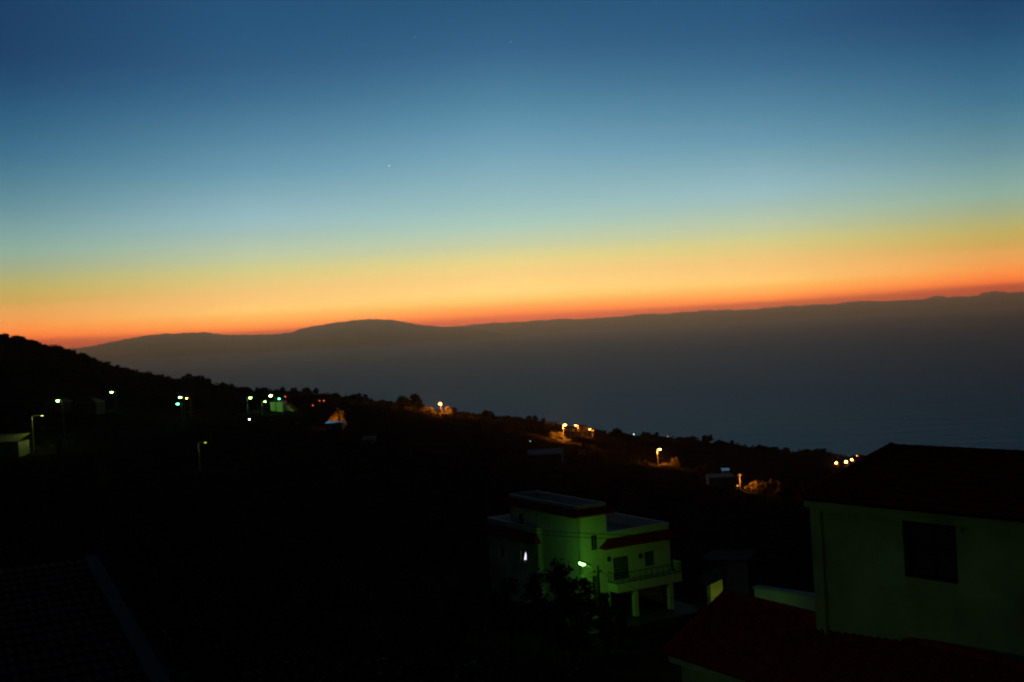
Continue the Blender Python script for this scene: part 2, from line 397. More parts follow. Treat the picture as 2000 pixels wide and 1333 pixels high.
def near_tree(px, d, top, wpx, label, m=LEAF, name='tree', base=None, low=.25, leaf=.24):
    """a tree close enough to show single leaves: forked trunk and a crown of leaf-sized faces"""
    p = at(px, d)
    if base is not None: p.z = base
    h = max(.8, PD(px, top, d).z-p.z); w = wpx*d*S/F; rg = np.random.default_rng(int(px*7+d))
    t = thing(name, p, label, name, random.uniform(0, 6.28)); cs = []; rs = []
    nlobe = 11
    for k in range(nlobe):                            # uneven lobes give an uneven outline
        a = 2.4*k+rg.uniform(-.4, .4); rr = w*.5*rg.uniform(.15, .62); zz = h*rg.uniform(low+.12, .86)
        lx, ly, lr = rr*math.cos(a), rr*math.sin(a), w*rg.uniform(.17, .27)
        if k == 0: lx = ly = 0; zz = h*.84
        zz = min(zz, h-lr*.75)
        for _ in range(9):
            v = rg.normal(size=3); v *= lr*rg.uniform(.3, .95)/np.linalg.norm(v)
            cs.append((lx+v[0], ly+v[1], zz+v[2]*.8)); rs.append(rg.uniform(.25, .5)*min(1, w/2.2))
    V, Q = leaf_quads(cs, rs, 26, leaf, rg)
    mb = MB(); r0 = .05+.012*h
    mb.tube([(0,0,-.4),(.04*h,0,h*.25),(.02*h,.03*h,h*.55)], [r0, r0*.75, r0*.4], 8)
    for k in range(6):
        a = 1.05*k; mb.tube([(.03*h,.01*h,h*(.22+.04*k)),(.18*w*math.cos(a),.18*w*math.sin(a),h*(.42+.04*k)),(.36*w*math.cos(a),.36*w*math.sin(a),h*(.56+.04*k))], [r0*.5, r0*.32, .015], 6)
    mb.build('trunk', BARK, t); link('crown', np_mesh('crown', V, Q), m, t)
    return t
# trees that stand out along the ridge, far ones first
def ridge(px, back=0.0): return crest(px)[0]-15-back
for kind, x, top, wp, lab, m in (
    ('round', 6, 652, 26, 'black bushy tree at the very left end of the ridge', LEAF),
    ('round', 38, 656, 34, 'black tree on the ridge just right of its highest point', LEAF),
    ('round', 62, 664, 30, 'black tree at the shoulder where the left ridge starts to fall', LEAF),
    ('tall', 118, 676, 12, 'small pointed black tree on the ridge where the island slope begins', LEAF),
    ('round', 156, 692, 22, 'black tree halfway down the steep part of the left ridge', LEAF),
    ('round', 207, 707, 18, 'round black treetop standing up from the left ridge line', LEAF),
    ('round', 236, 719, 24, 'low black tree right of the round treetop on the left ridge', LEAF),
    ('tall', 283, 728, 12, 'thin pointed black tree on the ridge left of the tall clump', LEAF),
    ('round', 303, 733, 28, 'low black tree right of the thin pointed tree on the ridge', LEAF),
    ('tall', 326, 735, 8, 'slim spike of a tree just left of the tall ridge clump', LEAF),
    ('bush', 362, 733, 40, 'biggest tree of the ridge clump above the three clustered lamps', LEAF),
    ('round', 384, 735, 26, 'right hand tree of the ridge clump above the three clustered lamps', LEAF),
    ('round', 402, 740, 18, 'lone round tree right of the ridge clump', LEAF),
    ('bush', 432, 749, 44, 'wide dark tree on the ridge left of the white lamps row', LEAF),
    ('round', 470, 757, 30, 'low tree on the ridge straight above the left green lamp pole', LEAF),
    ('round', 505, 758, 26, 'low tree on the ridge left of the tallest white lamp', LEAF),
    ('round', 546, 757, 12, 'knobbly treetop on the ridge above the green lit house', LEAF2),
    ('round', 569, 758, 14, 'low treetop on the ridge above the small red light', LEAF2),
    ('round', 593, 758, 16, 'twin humped treetop on the ridge right of the red light', LEAF2),
    ('round', 612, 759, 12, 'domed treetop at the right end of the ridge humps', LEAF2),
    ('bush', 648, 769, 24, 'flat treetop on the falling ridge above the orange glowing bush', LEAF2),
    ('bush', 690, 770, 44, 'broad black tree on the ridge right of the orange window dots', LEAF),
    ('tall', 708, 771, 12, 'pointed tip beside the broad black ridge tree', LEAF),
    ('bush', 742, 783, 40, 'low dark tree between the two broad ridge trees', LEAF),
    ('bush', 793, 773, 66, 'large domed black tree left of the skyline orange lamp', LEAF),
    ('tall', 878, 797, 16, 'dark conifer just right of the skyline orange lamp', LEAF),
    ('bush', 908, 807, 28, 'low dark tree between the conifer and the next ridge tree', LEAF),
    ('bush', 944, 803, 30, 'rounded dark tree on the ridge above the dim orange hedge', LEAF),
    ('round', 984, 813, 20, 'small ridge tree right of the rounded dark tree', LEAF),
    ('round', 1003, 815, 14, 'tiny ridge treetop left of the steep roofed outline', LEAF),
    ('round', 1030, 813, 24, 'dark angular tree left of the flat roofed ridge house', LEAF),
    ('tall', 1052, 818, 12, 'wispy treetop between angular tree and flat roofed house', LEAF),
    ('round', 1195, 838, 20, 'reddish lit tree on the ridge right of the three orange lamps', LEAF2),
    ('round', 1250, 845, 18, 'dark treetop beside the small white ridge light', LEAF),
    ('tall', 1272, 845, 9, 'small upright tree right of the white ridge light', LEAF),
    ('round', 1340, 853, 20, 'low round tree on the ridge above the lone orange lamp', LEAF),
    ('round', 1371, 851, 22, 'round black tree standing clear on the ridge against the sea', LEAF),
    ('tall', 1418, 861, 9, 'tiny upright tree on the bare stretch of ridge', LEAF),
    ('round', 1500, 874, 20, 'low bush shaped tree left of the tiny paired trees', LEAF),
    ('round', 1523, 875, 12, 'small round tree in the middle of the far right ridge', LEAF),
    ('round', 1583, 877, 16, 'left one of two touching trees above the far right lamps', LEAF),
    ('round', 1596, 877, 15, 'right one of two touching trees above the far right lamps', LEAF)):
    tree(kind, x, ridge(x), top, wp, lab, m, name='tree')

# ------------------------------------------------------------------ scrub and far wood (stuff)
def clumps(name, npts, dmin, dmax, hmin, hmax, per, size, m, label, cat, pxr=(-150, 2150), keep=None):
    cs = []; rs = []; rg = np.random.default_rng(len(name)+npts)
    while len(cs) < npts*4:
        pxx = rg.uniform(*pxr); d = math.exp(rg.uniform(math.log(dmin), math.log(dmax)))
        if d > crest(pxx)[0]+25: continue
        if keep and not keep(pxx, d): continue
        p = at(pxx, d); s = rg.uniform(hmin, hmax)
        for _ in range(4):
            cs.append((p.x+rg.normal()*s*.5, p.y+rg.normal()*s*.5, p.z+s*rg.uniform(.1, .62))); rs.append(s*rg.uniform(.3, .5))
    V, Q = leaf_quads(cs, rs, per, size, rg)
    o = link(name, np_mesh(name, V, Q), m); o['kind'] = 'stuff'; o['label'] = label; o['category'] = cat
    return o
def clear(px, d):                                     # keep shrubs out of the houses and off their fronts
    if d < 55 and px > 850: return False
    if d < 60 and px < 420: return False
    if 84 < d < 150 and 900 < px < 1350: return False
    if 40 < d < 100 and px > 1290: return False
    if d < 98 and px > 1100: return False
    if 400 < d < 505 and 1050 < px < 1135: return False
    if 370 < d < 440 and 1262 < px < 1315: return False
    return True
clumps('scrub', 2600, 50, 640, .7, 2.0, 9, .45, LEAF2, 'low dark scrub covering the slope', 'scrub', keep=clear)
clumps('ridge_scrub', 2200, 560, 1100, .8, 2.2, 8, .8, LEAF2, 'low bushes forming the ragged ridge line', 'scrub', keep=lambda p, d: d > crest(p)[0]-70)
clumps('woodland', 2200, 480, 690, 1.3, 2.8, 10, 1.0, LEAF, 'dark woodland covering the left hill', 'woodland', pxr=(-150, 470), keep=lambda p, d: d > crest(p)[0]-120)

# ------------------------------------------------------------------ street lamps
GREENC, ORANGEC = (.22, 1.0, .03), (1.0, .30, .025)
def lamp(px, py, d, label, kind='white', head=.34, arm=1.0, side=-1, power=60, s=30, group='street lamps on the hillside', cutoff=False, base=None, name='street_lamp'):
    """street lamp whose lit bowl sits at pixel (px, py) at distance d; the pole stands beside it on the ground"""
    h = PD(px, py, d); bx = h.x-side*arm; gz = ground(bx, h.y) if base is None else base
    t = thing(name, (bx, h.y, gz), label, 'street lamp', 0, group)
    H = h.z-gz; dx = side*arm
    MB().tube([(0,0,-.4),(0,0,.6),(0,0,H+.12)], [.14,.12,.09], 8).build('pole', POLE if kind == 'orange' else STEEL if 480 < px < 525 or cutoff else GREYPOLE, t)  # pole colour stands in for how brightly the lamp lights it
    MB().tube([(0,0,H+.05),(dx*.35,0,H+.30),(dx*.75,0,H+.36)], [.045,.04,.035], 6).build('arm', STEEL, t)
    hd = MB().ell((dx,0,H+.20), (head*1.15,head*.6,.17), 12, 5, 0, math.pi/2).ell((dx,0,H+.20), (head*1.15,head*.6,.05), 12, 3, -math.pi/2, 0).build('lamp_head', STEEL, t, True)
    ec = {'white': (.34,1.0,.16), 'teal': (.08,1.0,.42), 'orange': (1.0,.33,.06), 'amber': (1.0,.36,.06), 'yellow': (.8,1.0,.10), 'pale': (.42,1,.07), 'red': (1.0,.12,.02)}[kind]
    if cutoff: MB().ell((dx,0,H+.14), (head*.8,head*.45,.035), 12, 6).build('bulb', emit('lit_%s_%d' % (kind, s), ec, s), hd, True)
    else: MB().ell((dx,0,H+.11), (head,head*.6,head*.62), 12, 8).build('bulb', emit('lit_%s_%d' % (kind, s), ec, s), hd, True)
    if power:
        ld = bpy.data.lights.new('lamp_light', 'POINT'); ld.energy = power; ld.shadow_soft_size = .12
        ld.color = {'white': GREENC, 'teal': (.1,1,.5), 'orange': ORANGEC, 'amber': ORANGEC, 'yellow': (.75,1,.05), 'pale': (.42,1,.07), 'red': (1,.1,.02)}[kind]
        lo = bpy.data.objects.new('lamp_light', ld); COL.objects.link(lo); lo.parent = t; lo.location = (dx, 0, H-head*.62-.1)
    print('LAMP %d,%d d=%d height %.1f' % (px, py, d, H))
    return t
# white / green lamps of the left village
lamp(113, 784, 380, 'white street lamp farthest left, above the faint pale roofs', power=40, head=0.37, s=40)
lamp(218, 767, 450, 'lone white street lamp below the round treetop of the ridge', power=30, head=0.39, s=40)
lamp(352, 777, 430, 'upper white lamp of the tight cluster of three lights', power=30, head=0.39, s=40)
lamp(347, 790, 400, 'teal tinted lamp, lowest of the tight cluster of three', 'teal', power=40, head=0.33, s=30)
lamp(364.5, 779, 440, 'small orange lamp at the right of the tight cluster of three', 'amber', power=30, head=0.27, s=40)
lamp(489, 778, 470, 'white lamp on a green lit pole, left of the row by the lit house', power=40, head=0.40, s=40, side=1)
lamp(517.5, 785.5, 455, 'smaller white lamp left of the green lit house, below the brightest lamp', power=30, head=0.28, s=30, side=1)
lamp(528.5, 774, 470, 'brightest white lamp, tallest above the green lit house', power=60, head=0.47, s=45, side=-1, arm=1.4)
lamp(545, 780, 460, 'small teal white lamp right above the green lit house', 'teal', power=40, head=0.27, s=25)
# orange lamps toward the sea
lamp(859.5, 789.5, 575, 'orange street lamp on the skyline among glowing bushes', 'orange', power=6000, head=0.48, s=64, side=-1, arm=.5)
lamp(1103.5, 831, 500, 'orange street lamp on a tall lit pole behind the glowing tree', 'orange', power=7000, head=0.44, s=64, side=1, arm=.7)
lamp(1124, 831.5, 610, 'middle small orange lamp on the ridge above the orange lit wall', 'orange', power=1500, head=0.31, s=40)
lamp(1152, 839.5, 590, 'right hand small orange lamp of the three on the ridge', 'orange', power=1000, head=0.31, s=40)
lamp(1288.5, 878.5, 430, 'lone orange street lamp beside a glowing round bush', 'orange', power=2600, head=0.36, s=64, side=1, arm=.7)
lamp(1633, 905, dist_at(1633, 914), 'left one of the far right orange lamps above the tiled roof', 'amber', power=600, head=0.58, s=56)
lamp(1652.5, 903, dist_at(1652.5, 913), 'brightest middle one of the far right orange lamps above the tiled roof', 'amber', power=900, head=0.74, s=64)
lamp(1663.5, 898.5, dist_at(1663.5, 909), 'right one of the far right orange lamps touching the tiled roof line', 'amber', power=700, head=0.66, s=56)
lamp(1673.5, 890.5, 1040, 'tiny amber lamp against the sea above the tiled roof line', 'amber', power=100, head=0.31, s=19)

def small_light(px, py, d, col, s, r, label):
    """a small lit lantern on a short post"""
    p = PD(px, py, d); gz = ground(p.x, p.y); H = max(.6, p.z-gz)
    t = thing('lantern', (p.x, p.y, p.z-H), label, 'lantern', 0, 'small lit lanterns')
    MB().tube([(0,0,-.3),(0,0,H-r)], [.05,.04], 6).build('post', IRON, t)
    MB().ell((0,0,H+r*.9), (r*1.2,r*1.2,r*.35), 8, 4).build('cap', IRON, t, True)
    MB().ell((0,0,H), (r,r,r), 10, 6).build('bulb', emit(label[:18], col, s), t, True)
    return t
small_light(487, 819.5, 300, (1, 1, .45), 9, .16, 'small yellowish light low below the left green lamp pole')
small_light(557, 775, 520, (1, .10, .02), 1.3, .28, 'tiny red light right of the lamps over the lit house')
small_light(611, 792, 470, (1, .10, .02), 1.2, .24, 'tiny red light left of the orange window dots')
small_light(624, 783, 520, (1, .14, .02), .8, .26, 'dim orange dot, left one of the row above the red light')
small_light(632.5, 783, 520, (1, .16, .03), 1.0, .26, 'dim orange dot, right one of the row above the red light')
small_light(1238, 848.5, 700, (.85, 1, 1), 2.2, .30, 'small white light on the ridge between dark treetops')
small_light(1304, 852.5, 760, (1, .75, .5), 1.0, .26, 'faint pinkish light on the ridge left of the round trees')
small_light(1035.5, 862, 400, (.55, 1, .75), .9, .14, 'faint greenish dot left of the glowing orange tree')

# glowing bushes next to the lamps
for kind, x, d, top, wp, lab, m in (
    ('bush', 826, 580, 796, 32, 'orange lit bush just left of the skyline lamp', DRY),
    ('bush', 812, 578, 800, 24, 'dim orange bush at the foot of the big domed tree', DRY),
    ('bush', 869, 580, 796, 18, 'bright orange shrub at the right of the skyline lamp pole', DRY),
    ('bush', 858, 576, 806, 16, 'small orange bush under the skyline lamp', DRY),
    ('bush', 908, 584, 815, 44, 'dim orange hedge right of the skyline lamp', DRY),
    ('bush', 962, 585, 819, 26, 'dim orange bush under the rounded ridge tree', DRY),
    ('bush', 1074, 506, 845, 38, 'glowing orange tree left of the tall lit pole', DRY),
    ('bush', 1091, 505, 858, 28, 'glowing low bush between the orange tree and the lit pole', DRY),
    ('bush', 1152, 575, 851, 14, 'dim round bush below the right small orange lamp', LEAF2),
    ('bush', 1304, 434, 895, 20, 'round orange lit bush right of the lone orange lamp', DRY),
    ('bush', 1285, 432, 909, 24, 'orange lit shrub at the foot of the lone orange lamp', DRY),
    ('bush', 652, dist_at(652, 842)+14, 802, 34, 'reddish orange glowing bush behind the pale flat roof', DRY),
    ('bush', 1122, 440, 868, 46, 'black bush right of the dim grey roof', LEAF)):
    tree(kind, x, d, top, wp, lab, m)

# ------------------------------------------------------------------ helpers for buildings
def wall(name, o, dr, length, z0, z1, holes, m, parent, t=.22, side=1):
    """wall from 2D point o along dr; outside face lies to the right of dr when side=1; holes = (s0, s1, z0, z1)"""
    o = Vector((o[0], o[1], 0)); dr = Vector((dr[0], dr[1], 0)).normalized(); nn = Vector((dr.y, -dr.x, 0))*side
    S = sorted({0.0, length, *[h[0] for h in holes], *[h[1] for h in holes]}); Z = sorted({z0, z1, *[h[2] for h in holes], *[h[3] for h in holes]})
    mb = MB(); P = lambda s, z, k: tuple(o+dr*s-nn*k+Vector((0, 0, z)))
    def solid(i, j):
        if i < 0 or j < 0 or i >= len(S)-1 or j >= len(Z)-1: return False
        s, z = (S[i]+S[i+1])/2, (Z[j]+Z[j+1])/2
        return not any(h[0] < s < h[1] and h[2] < z < h[3] for h in holes)
    for i in range(len(S)-1):
        for j in range(len(Z)-1):
            if not solid(i, j): continue
            a, b, c, d = S[i], S[i+1], Z[j], Z[j+1]
            mb.quad(P(a,c,0), P(b,c,0), P(b,d,0), P(a,d,0)); mb.quad(P(b,c,t), P(a,c,t), P(a,d,t), P(b,d,t))
            if not solid(i-1, j): mb.quad(P(a,c,t), P(a,c,0), P(a,d,0), P(a,d,t))
            if not solid(i+1, j): mb.quad(P(b,c,0), P(b,c,t), P(b,d,t), P(b,d,0))
            if not solid(i, j-1): mb.quad(P(a,c,t), P(b,c,t), P(b,c,0), P(a,c,0))
            if not solid(i, j+1): mb.quad(P(a,d,0), P(b,d,0), P(b,d,t), P(a,d,t))
    return mb.build(name, m, parent)
def opening(name, o, dr, h, parent, t=.22, nx=2, nz=2, fm=WOOD, pm=GLASS, grille=0, side=1, bar=.05):
    """a window or door set in hole h of a wall: frame mesh with a pane under it (and an iron grille in front)"""
    o = Vector((o[0], o[1], 0)); dr = Vector((dr[0], dr[1], 0)).normalized(); nn = Vector((dr.y, -dr.x, 0))*side
    def bx(mb, s0, s1, z0, z1, k0, k1):
        k = len(mb.v)
        for z in (z0, z1):
            for s, kk in ((s0, k0), (s1, k0), (s1, k1), (s0, k1)): mb.v.append(tuple(o+dr*s-nn*kk+Vector((0, 0, z))))
        mb.f += [tuple(k+i for i in q) for q in ((0,3,2,1),(4,5,6,7),(0,1,5,4),(1,2,6,5),(2,3,7,6),(3,0,4,7))]
    s0, s1, z0, z1 = h; e = .004; fw = .06; mb = MB()
    bx(mb, s0+e, s0+fw, z0+e, z1-e, t*.45, t*.75); bx(mb, s1-fw, s1-e, z0+e, z1-e, t*.45, t*.75)
    bx(mb, s0+fw, s1-fw, z1-fw, z1-e, t*.45, t*.75); bx(mb, s0+fw, s1-fw, z0+e, z0+fw, t*.45, t*.75)
    for i in range(1, nx):
        s = s0+(s1-s0)*i/nx; bx(mb, s-bar/2, s+bar/2, z0+fw, z1-fw, t*.48, t*.72)
    for j in range(1, nz):
        z = z0+(z1-z0)*j/nz; bx(mb, s0+fw, s1-fw, z-bar/2, z+bar/2, t*.5, t*.7)
    fr = mb.build(name, fm, parent)
    pn = MB(); bx(pn, s0+.02, s1-.02, z0+.02, z1-.02, t*.58, t*.63); pn.build('pane', pm, fr)
    if grille:
        gm = MB(); n = max(2, int((s1-s0)/.2))
        for i in range(n+1):
            s = s0+.02+(s1-s0-.04)*i/n; bx(gm, s-.014, s+.014, z0+.01, z1-.01, .02, .045)
        for j in range(grille+1):
            z = z0+.03+(z1-z0-.06)*j/grille; bx(gm, s0+.01, s1-.01, z-.014, z+.014, .046, .07)
        gm.build('grille', GRILLE, fr)
    return fr
def ring(mb, x0, x1, y0, y1, z0, z1, t):
    mb.box(x0, x1, y0, y0+t, z0, z1); mb.box(x0, x1, y1-t, y1, z0, z1)
    mb.box(x0, x0+t, y0+t, y1-t, z0, z1); mb.box(x1-t, x1, y0+t, y1-t, z0, z1)
def tile_slope(mb, o, u, v, nu, cols, courses, amp=.045, lift=.035):
    """curved roof tiles: o corner, u vector along the eave, v vector up the slope, nu normal"""
    o, u, v, nu = Vector(o), Vector(u), Vector(v), Vector(nu).normalized()
    k0 = len(mb.v); per = 4; W = cols*per
    rows = []
    for c in range(courses):
        rows += [(c/courses, lift), ((c+1)/courses-.001, 0.0)]
    for t, l in rows:
        for i in range(W+1):
            a = i/W*cols*2*math.pi
            mb.v.append(tuple(o+u*(i/W)+v*t+nu*(l+amp*(.5+.5*math.cos(a)))))
    for r in range(len(rows)-1):
        for i in range(W):
            a = k0+r*(W+1)+i; mb.f.append((a, a+1, a+W+2, a+W+1))

# ------------------------------------------------------------------ the villa with the balcony
VA = R_(29.5); VO = PD(1136, 1147.5, 113.7)
cv, sv = math.cos(VA), math.sin(VA)
villa = thing('villa', VO, 'white flat roofed villa with red tile eaves and a railed balcony, lit green', 'house', VA)
def vl(px, py, plane, val):                           # pixel -> villa coordinates on the plane x=val or y=val
    r = ray(px, py); o = (-VO.x*cv-VO.y*sv, VO.x*sv-VO.y*cv, -VO.z)
    d = (r.x*cv+r.y*sv, -r.x*sv+r.y*cv, r.z); i = 0 if plane == 'x' else 1
    k = (val-o[i])/d[i]; return (o[0]+d[0]*k, o[1]+d[1]*k, o[2]+d[2]*k)
def vhole(x0, y0, x1, y1, plane, val):                # opening from its upper left and lower right pixel
    a = vl(x0, y0, plane, val); b = vl(x1, y1, plane, val); i = 1 if plane == 'x' else 0
    return (min(a[i], b[i]), max(a[i], b[i]), min(a[2], b[2]), max(a[2], b[2]))
WP = .4; ZG = -2.65; ZR = 3.0; ZP = (vl(1312, 1022, 'y', 0)[2]+vl(1185, 1041, 'y', 0)[2])/2; ZT = vl(1132, 989, 'y', 0)[2]; ZW = vl(951, 1012, 'x', -WP)[2]
XE = vl(1310, 1095, 'y', 0)[0]; XT = vl(1184, 1020, 'y', 0)[0]; YT = vl(997, 1000, 'x', 0)[1]
Y0 = vl(1051, 1080, 'x', -WP)[1]; Y1 = vl(955, 1070, 'x', -WP)[1]
print('ZP %.2f ZT %.2f ZW %.2f' % (ZP, ZT, ZW)); print('VILLA XE %.2f XT %.2f YT %.2f Y0 %.2f Y1 %.2f' % (XE, XT, YT, Y0, Y1))
def show(n, *p):
    q = Vector((VO.x+p[0]*cv-p[1]*sv, VO.y+p[0]*sv+p[1]*cv, VO.z+p[2])); c = ROT.transposed() @ q
    print('  %s -> %.0f,%.0f' % (n, 1000+F*c.x/-c.z, 666.5-F*c.y/-c.z))
show('tower top K (1132,989)', 0, 0, ZT); show('tower L (995,964)', 0, YT, ZT); show('tower R (1180,980)', XT, 0, ZT)
show('parapet right (1312,1022)', XE, 0, ZP); show('parapet at tower (1185,1041)', XT, 0, ZP); show('left parapet (951,1012)', -WP, Y1, ZW)
show('slab end top (1325,1117)', XE, -1.2, 0); show('parapet far (1187,1001)', XE, Y1, ZP); show('slab left (1204,1142)', 2.33, -1.2, 0)
# tower (front y=0 faces the viewer's right, left side x=0)
w1 = vhole(1154, 1046.5, 1167.5, 1074, 'y', 0); d1 = vhole(1157, 1126, 1171, 1171, 'y', 0)
td = vhole(1011.5, 1002, 1022.5, 1025, 'x', 0)
td = (td[0], td[1], ZR+.05, td[3])
wall('wall', (0, 0), (1, 0), XT, ZG, ZT-.42, [w1, d1], PLASTER, villa)
opening('window', (0, 0), (1, 0), w1, villa, grille=5)
opening('door', (0, 0), (1, 0), d1, villa, grille=7, nx=1)
wall('wall', (0, YT), (0, -1), YT, ZG, ZT-.42, [(YT-td[1], YT-td[0], td[2], td[3])], PLASTER, villa)
opening('door', (0, YT), (0, -1), (YT-td[1], YT-td[0], td[2], td[3]), villa, nx=1, nz=1)
wall('wall', (XT, 0.22), (0, 1), YT-.22, ZR, ZT-.42, [], PLASTER, villa)
wall('wall', (XT, YT), (-1, 0), XT, ZG, ZT-.42, [], PLASTER, villa)
mb = MB(); ring(mb, -.06, XT+.06, -.06, YT+.06, ZT-.42, ZT, .22); mb.build('parapet', PLASTER, villa)
MB().box(.225, XT-.225, .225, YT-.225, ZT-1.0, ZT-.85).build('roof_terrace', ASPHALT, villa)
def skirt_ring(x0, x1, y0, y1, zt, zb, off, name):
    mb = MB(); a = [(x0,y0),(x1,y0),(x1,y1),(x0,y1)]; b = [(x0-off,y0-off),(x1+off,y0-off),(x1+off,y1+off),(x0-off,y1+off)]
    for i in range(4):
        j = (i+1) % 4
        n_ = max(2, int((Vector(a[j])-Vector(a[i])).length/.25)); vs = []; fs = []
        for k in range(n_*4+1):
            t = k/(n_*4); h = .03*(.5+.5*math.cos(t*n_*2*math.pi))
            p = Vector(a[i]).lerp(Vector(a[j]), t); q = Vector(b[i]).lerp(Vector(b[j]), t)
            vs += [(p.x,p.y,zt+h), (q.x,q.y,zb+h)]
        for k in range(n_*4): fs.append((2*k, 2*k+1, 2*k+3, 2*k+2))
        mb.add(vs, fs)
        e = .10
        mb.quad((*b[i],zb), (*b[j],zb), (*b[j],zb-e), (*b[i],zb-e)); mb.quad((*b[i],zb-e), (*b[j],zb-e), (*a[j],zb-e), (*a[i],zb-e))
    return mb.build(name, TILE, villa)
skirt_ring(-.005, XT+.005, -.005, YT+.005, ZT-.22, ZT-.68, .62, 'tile_eave')
# right block with roof terrace, balcony door and window
dr_ = vhole(1197.5, 1090, 1230, 1140, 'y', 0); dr_ = (dr_[0], dr_[1], .02, dr_[3]); w2 = vhole(1259.5, 1078.5, 1278.5, 1104, 'y', 0)
wall('wall', (XT, 0), (1, 0), XE-XT, -.3, ZP, [(dr_[0]-XT, dr_[1]-XT, dr_[2], dr_[3]), (w2[0]-XT, w2[1]-XT, w2[2], w2[3])], PLASTER, villa)
opening('door', (XT, 0), (1, 0), (dr_[0]-XT, dr_[1]-XT, dr_[2], dr_[3]), villa, nx=2, nz=1, grille=8)
opening('window', (XT, 0), (1, 0), (w2[0]-XT, w2[1]-XT, w2[2], w2[3]), villa, nx=2, nz=1, grille=4)
wall('wall', (XE, .22), (0, 1), Y1-.22, ZG, ZP, [], PLASTER, villa)
wall('wall', (XE-.22, Y1), (-1, 0), XE-.22+WP, ZG, min(ZP, ZW), [], PLASTER, villa)
MB().box(XT, XE-.22, .22, Y1-.22, ZR-.2, ZR).build('roof_terrace', CONCRETE, villa)
MB().box(XT, XE-.22, .22, Y1-.22, -.3, -.05).build('floor_slab', CONCRETE, villa)
mb = MB(); mb.box(XT, XE+.03, -.03, .25, ZP, ZP+.06); mb.box(XE-.25, XE+.03, .25, Y1+.03, ZP, ZP+.06); mb.build('parapet', PLASTER, villa)
def skirt(pts_in, pts_out, zt, zb, name):
    """tiled pent eave between an inner and an outer 2D line, hipped ends, soffit below"""
    mb = MB(); a0, a1 = map(Vector, pts_in); b0, b1 = map(Vector, pts_out); n_ = int((a1-a0).length/.25); vs = []; fs = []
    for k in range(n_*4+1):
        t = k/(n_*4); h = .03*(.5+.5*math.cos(t*n_*2*math.pi)); p = a0.lerp(a1, t); q = b0.lerp(b1, t)
        vs += [(p.x,p.y,zt+h), (q.x,q.y,zb+h)]
    for k in range(n_*4): fs.append((2*k, 2*k+1, 2*k+3, 2*k+2))
    mb.add(vs, fs); e = .10
    dr = (a1-a0).normalized(); w0 = a0+dr*(b0-a0).dot(dr); w1_ = a1+dr*(b1-a1).dot(dr)
    mb.quad((*a0,zt), (*w0,zb), (*b0,zb)); mb.quad((*a1,zt), (*b1,zb), (*w1_,zb))
    for p, q in ((b0,b1),(w0,b0),(b1,w1_)): mb.quad((*p,zb), (*q,zb), (*q,zb-e), (*p,zb-e))
    mb.quad((*b0,zb-e), (*b1,zb-e), (*w1_,zb-e), (*w0,zb-e))
    return mb.build(name, TILE, villa)
skirt(((2.5,-.004),(XE,-.004)), ((1.75,-.75),(XE+.65,-.75)), ZP-.45, ZP-1.0, 'tile_eave')
# balcony
bx0 = 2.33; mb = MB(); mb.box(bx0, XE+.05, -1.25, -.004, -.62, 0); mb.build('balcony_slab', PLASTER, villa)
mb = MB(); mb.tube([(bx0+.06,-.05,.78),(bx0+.06,-1.18,.78),(XE-.02,-1.18,.78),(XE-.02,-.05,.78)], .03, 6)
mb.tube([(bx0+.06,-.05,.10),(bx0+.06,-1.18,.10),(XE-.02,-1.18,.10),(XE-.02,-.05,.10)], .02, 6)
npost = 11
for k in range(npost+1):
    x = bx0+.06+(XE-.08-bx0)*k/npost; mb.tube([(x,-1.18,0),(x,-1.18,.78)], .024, 5)
for k in range((npost)*5):
    x = bx0+.06+(XE-.08-bx0)*k/(npost*5)
    if k % 5: mb.tube([(x,-1.18,.10),(x,-1.18,.78)], .008, 4, False)
for y in (-.05, -.4, -.8): mb.tube([(bx0+.06,y,0),(bx0+.06,y,.78)], .018, 5)
mb.build('railing', IRON, villa)
mb = MB().box(XE+.004, XE+.05, -1.2, -.3, .0, .9); mb.build('balcony_screen', PLASTER, villa)
for px_, py_ in ((1240, 1160), (1308.5, 1150)):
    c = vl(px_, py_, 'y', -1.0); MB().box(c[0]-.18, c[0]+.18, -1.18, -.82, ZG+.02, -.62).build('column', PLASTER, villa)
wall('garage_wall', (XT, 6.0), (1, 0), XE-XT-.22, ZG, -.3, [(1.2, 3.6, ZG+.02, ZG+2.1)], DULL, villa)  # dark wall colour stands in for the shade under the balcony
opening('garage_door', (XT, 6.0), (1, 0), (1.2, 3.6, ZG+.02, ZG+2.1), villa, nx=1, nz=5, pm=WOOD)
wall('wall', (XT, .22), (0, 1), 5.78, ZG, -.3, [], DULL, villa)
mb = MB().box(-WP-1, XE+1, -3.2, Y1, ZG-.6, ZG); mb.build('paved_floor', ASPHALT, villa)
for sx_, sz_ in ((1139+49, 1093), (1249, 1087)):
    c = vl(sx_, sz_, 'y', 0); mb = MB().box(c[0]-.09, c[0]+.09, -.16, -.004, c[2]-.14, c[2]+.14).ell((c[0], -.09, c[2]+.17), (.13,.11,.05), 8, 4); mb.build('wall_lamp', IRON, villa)
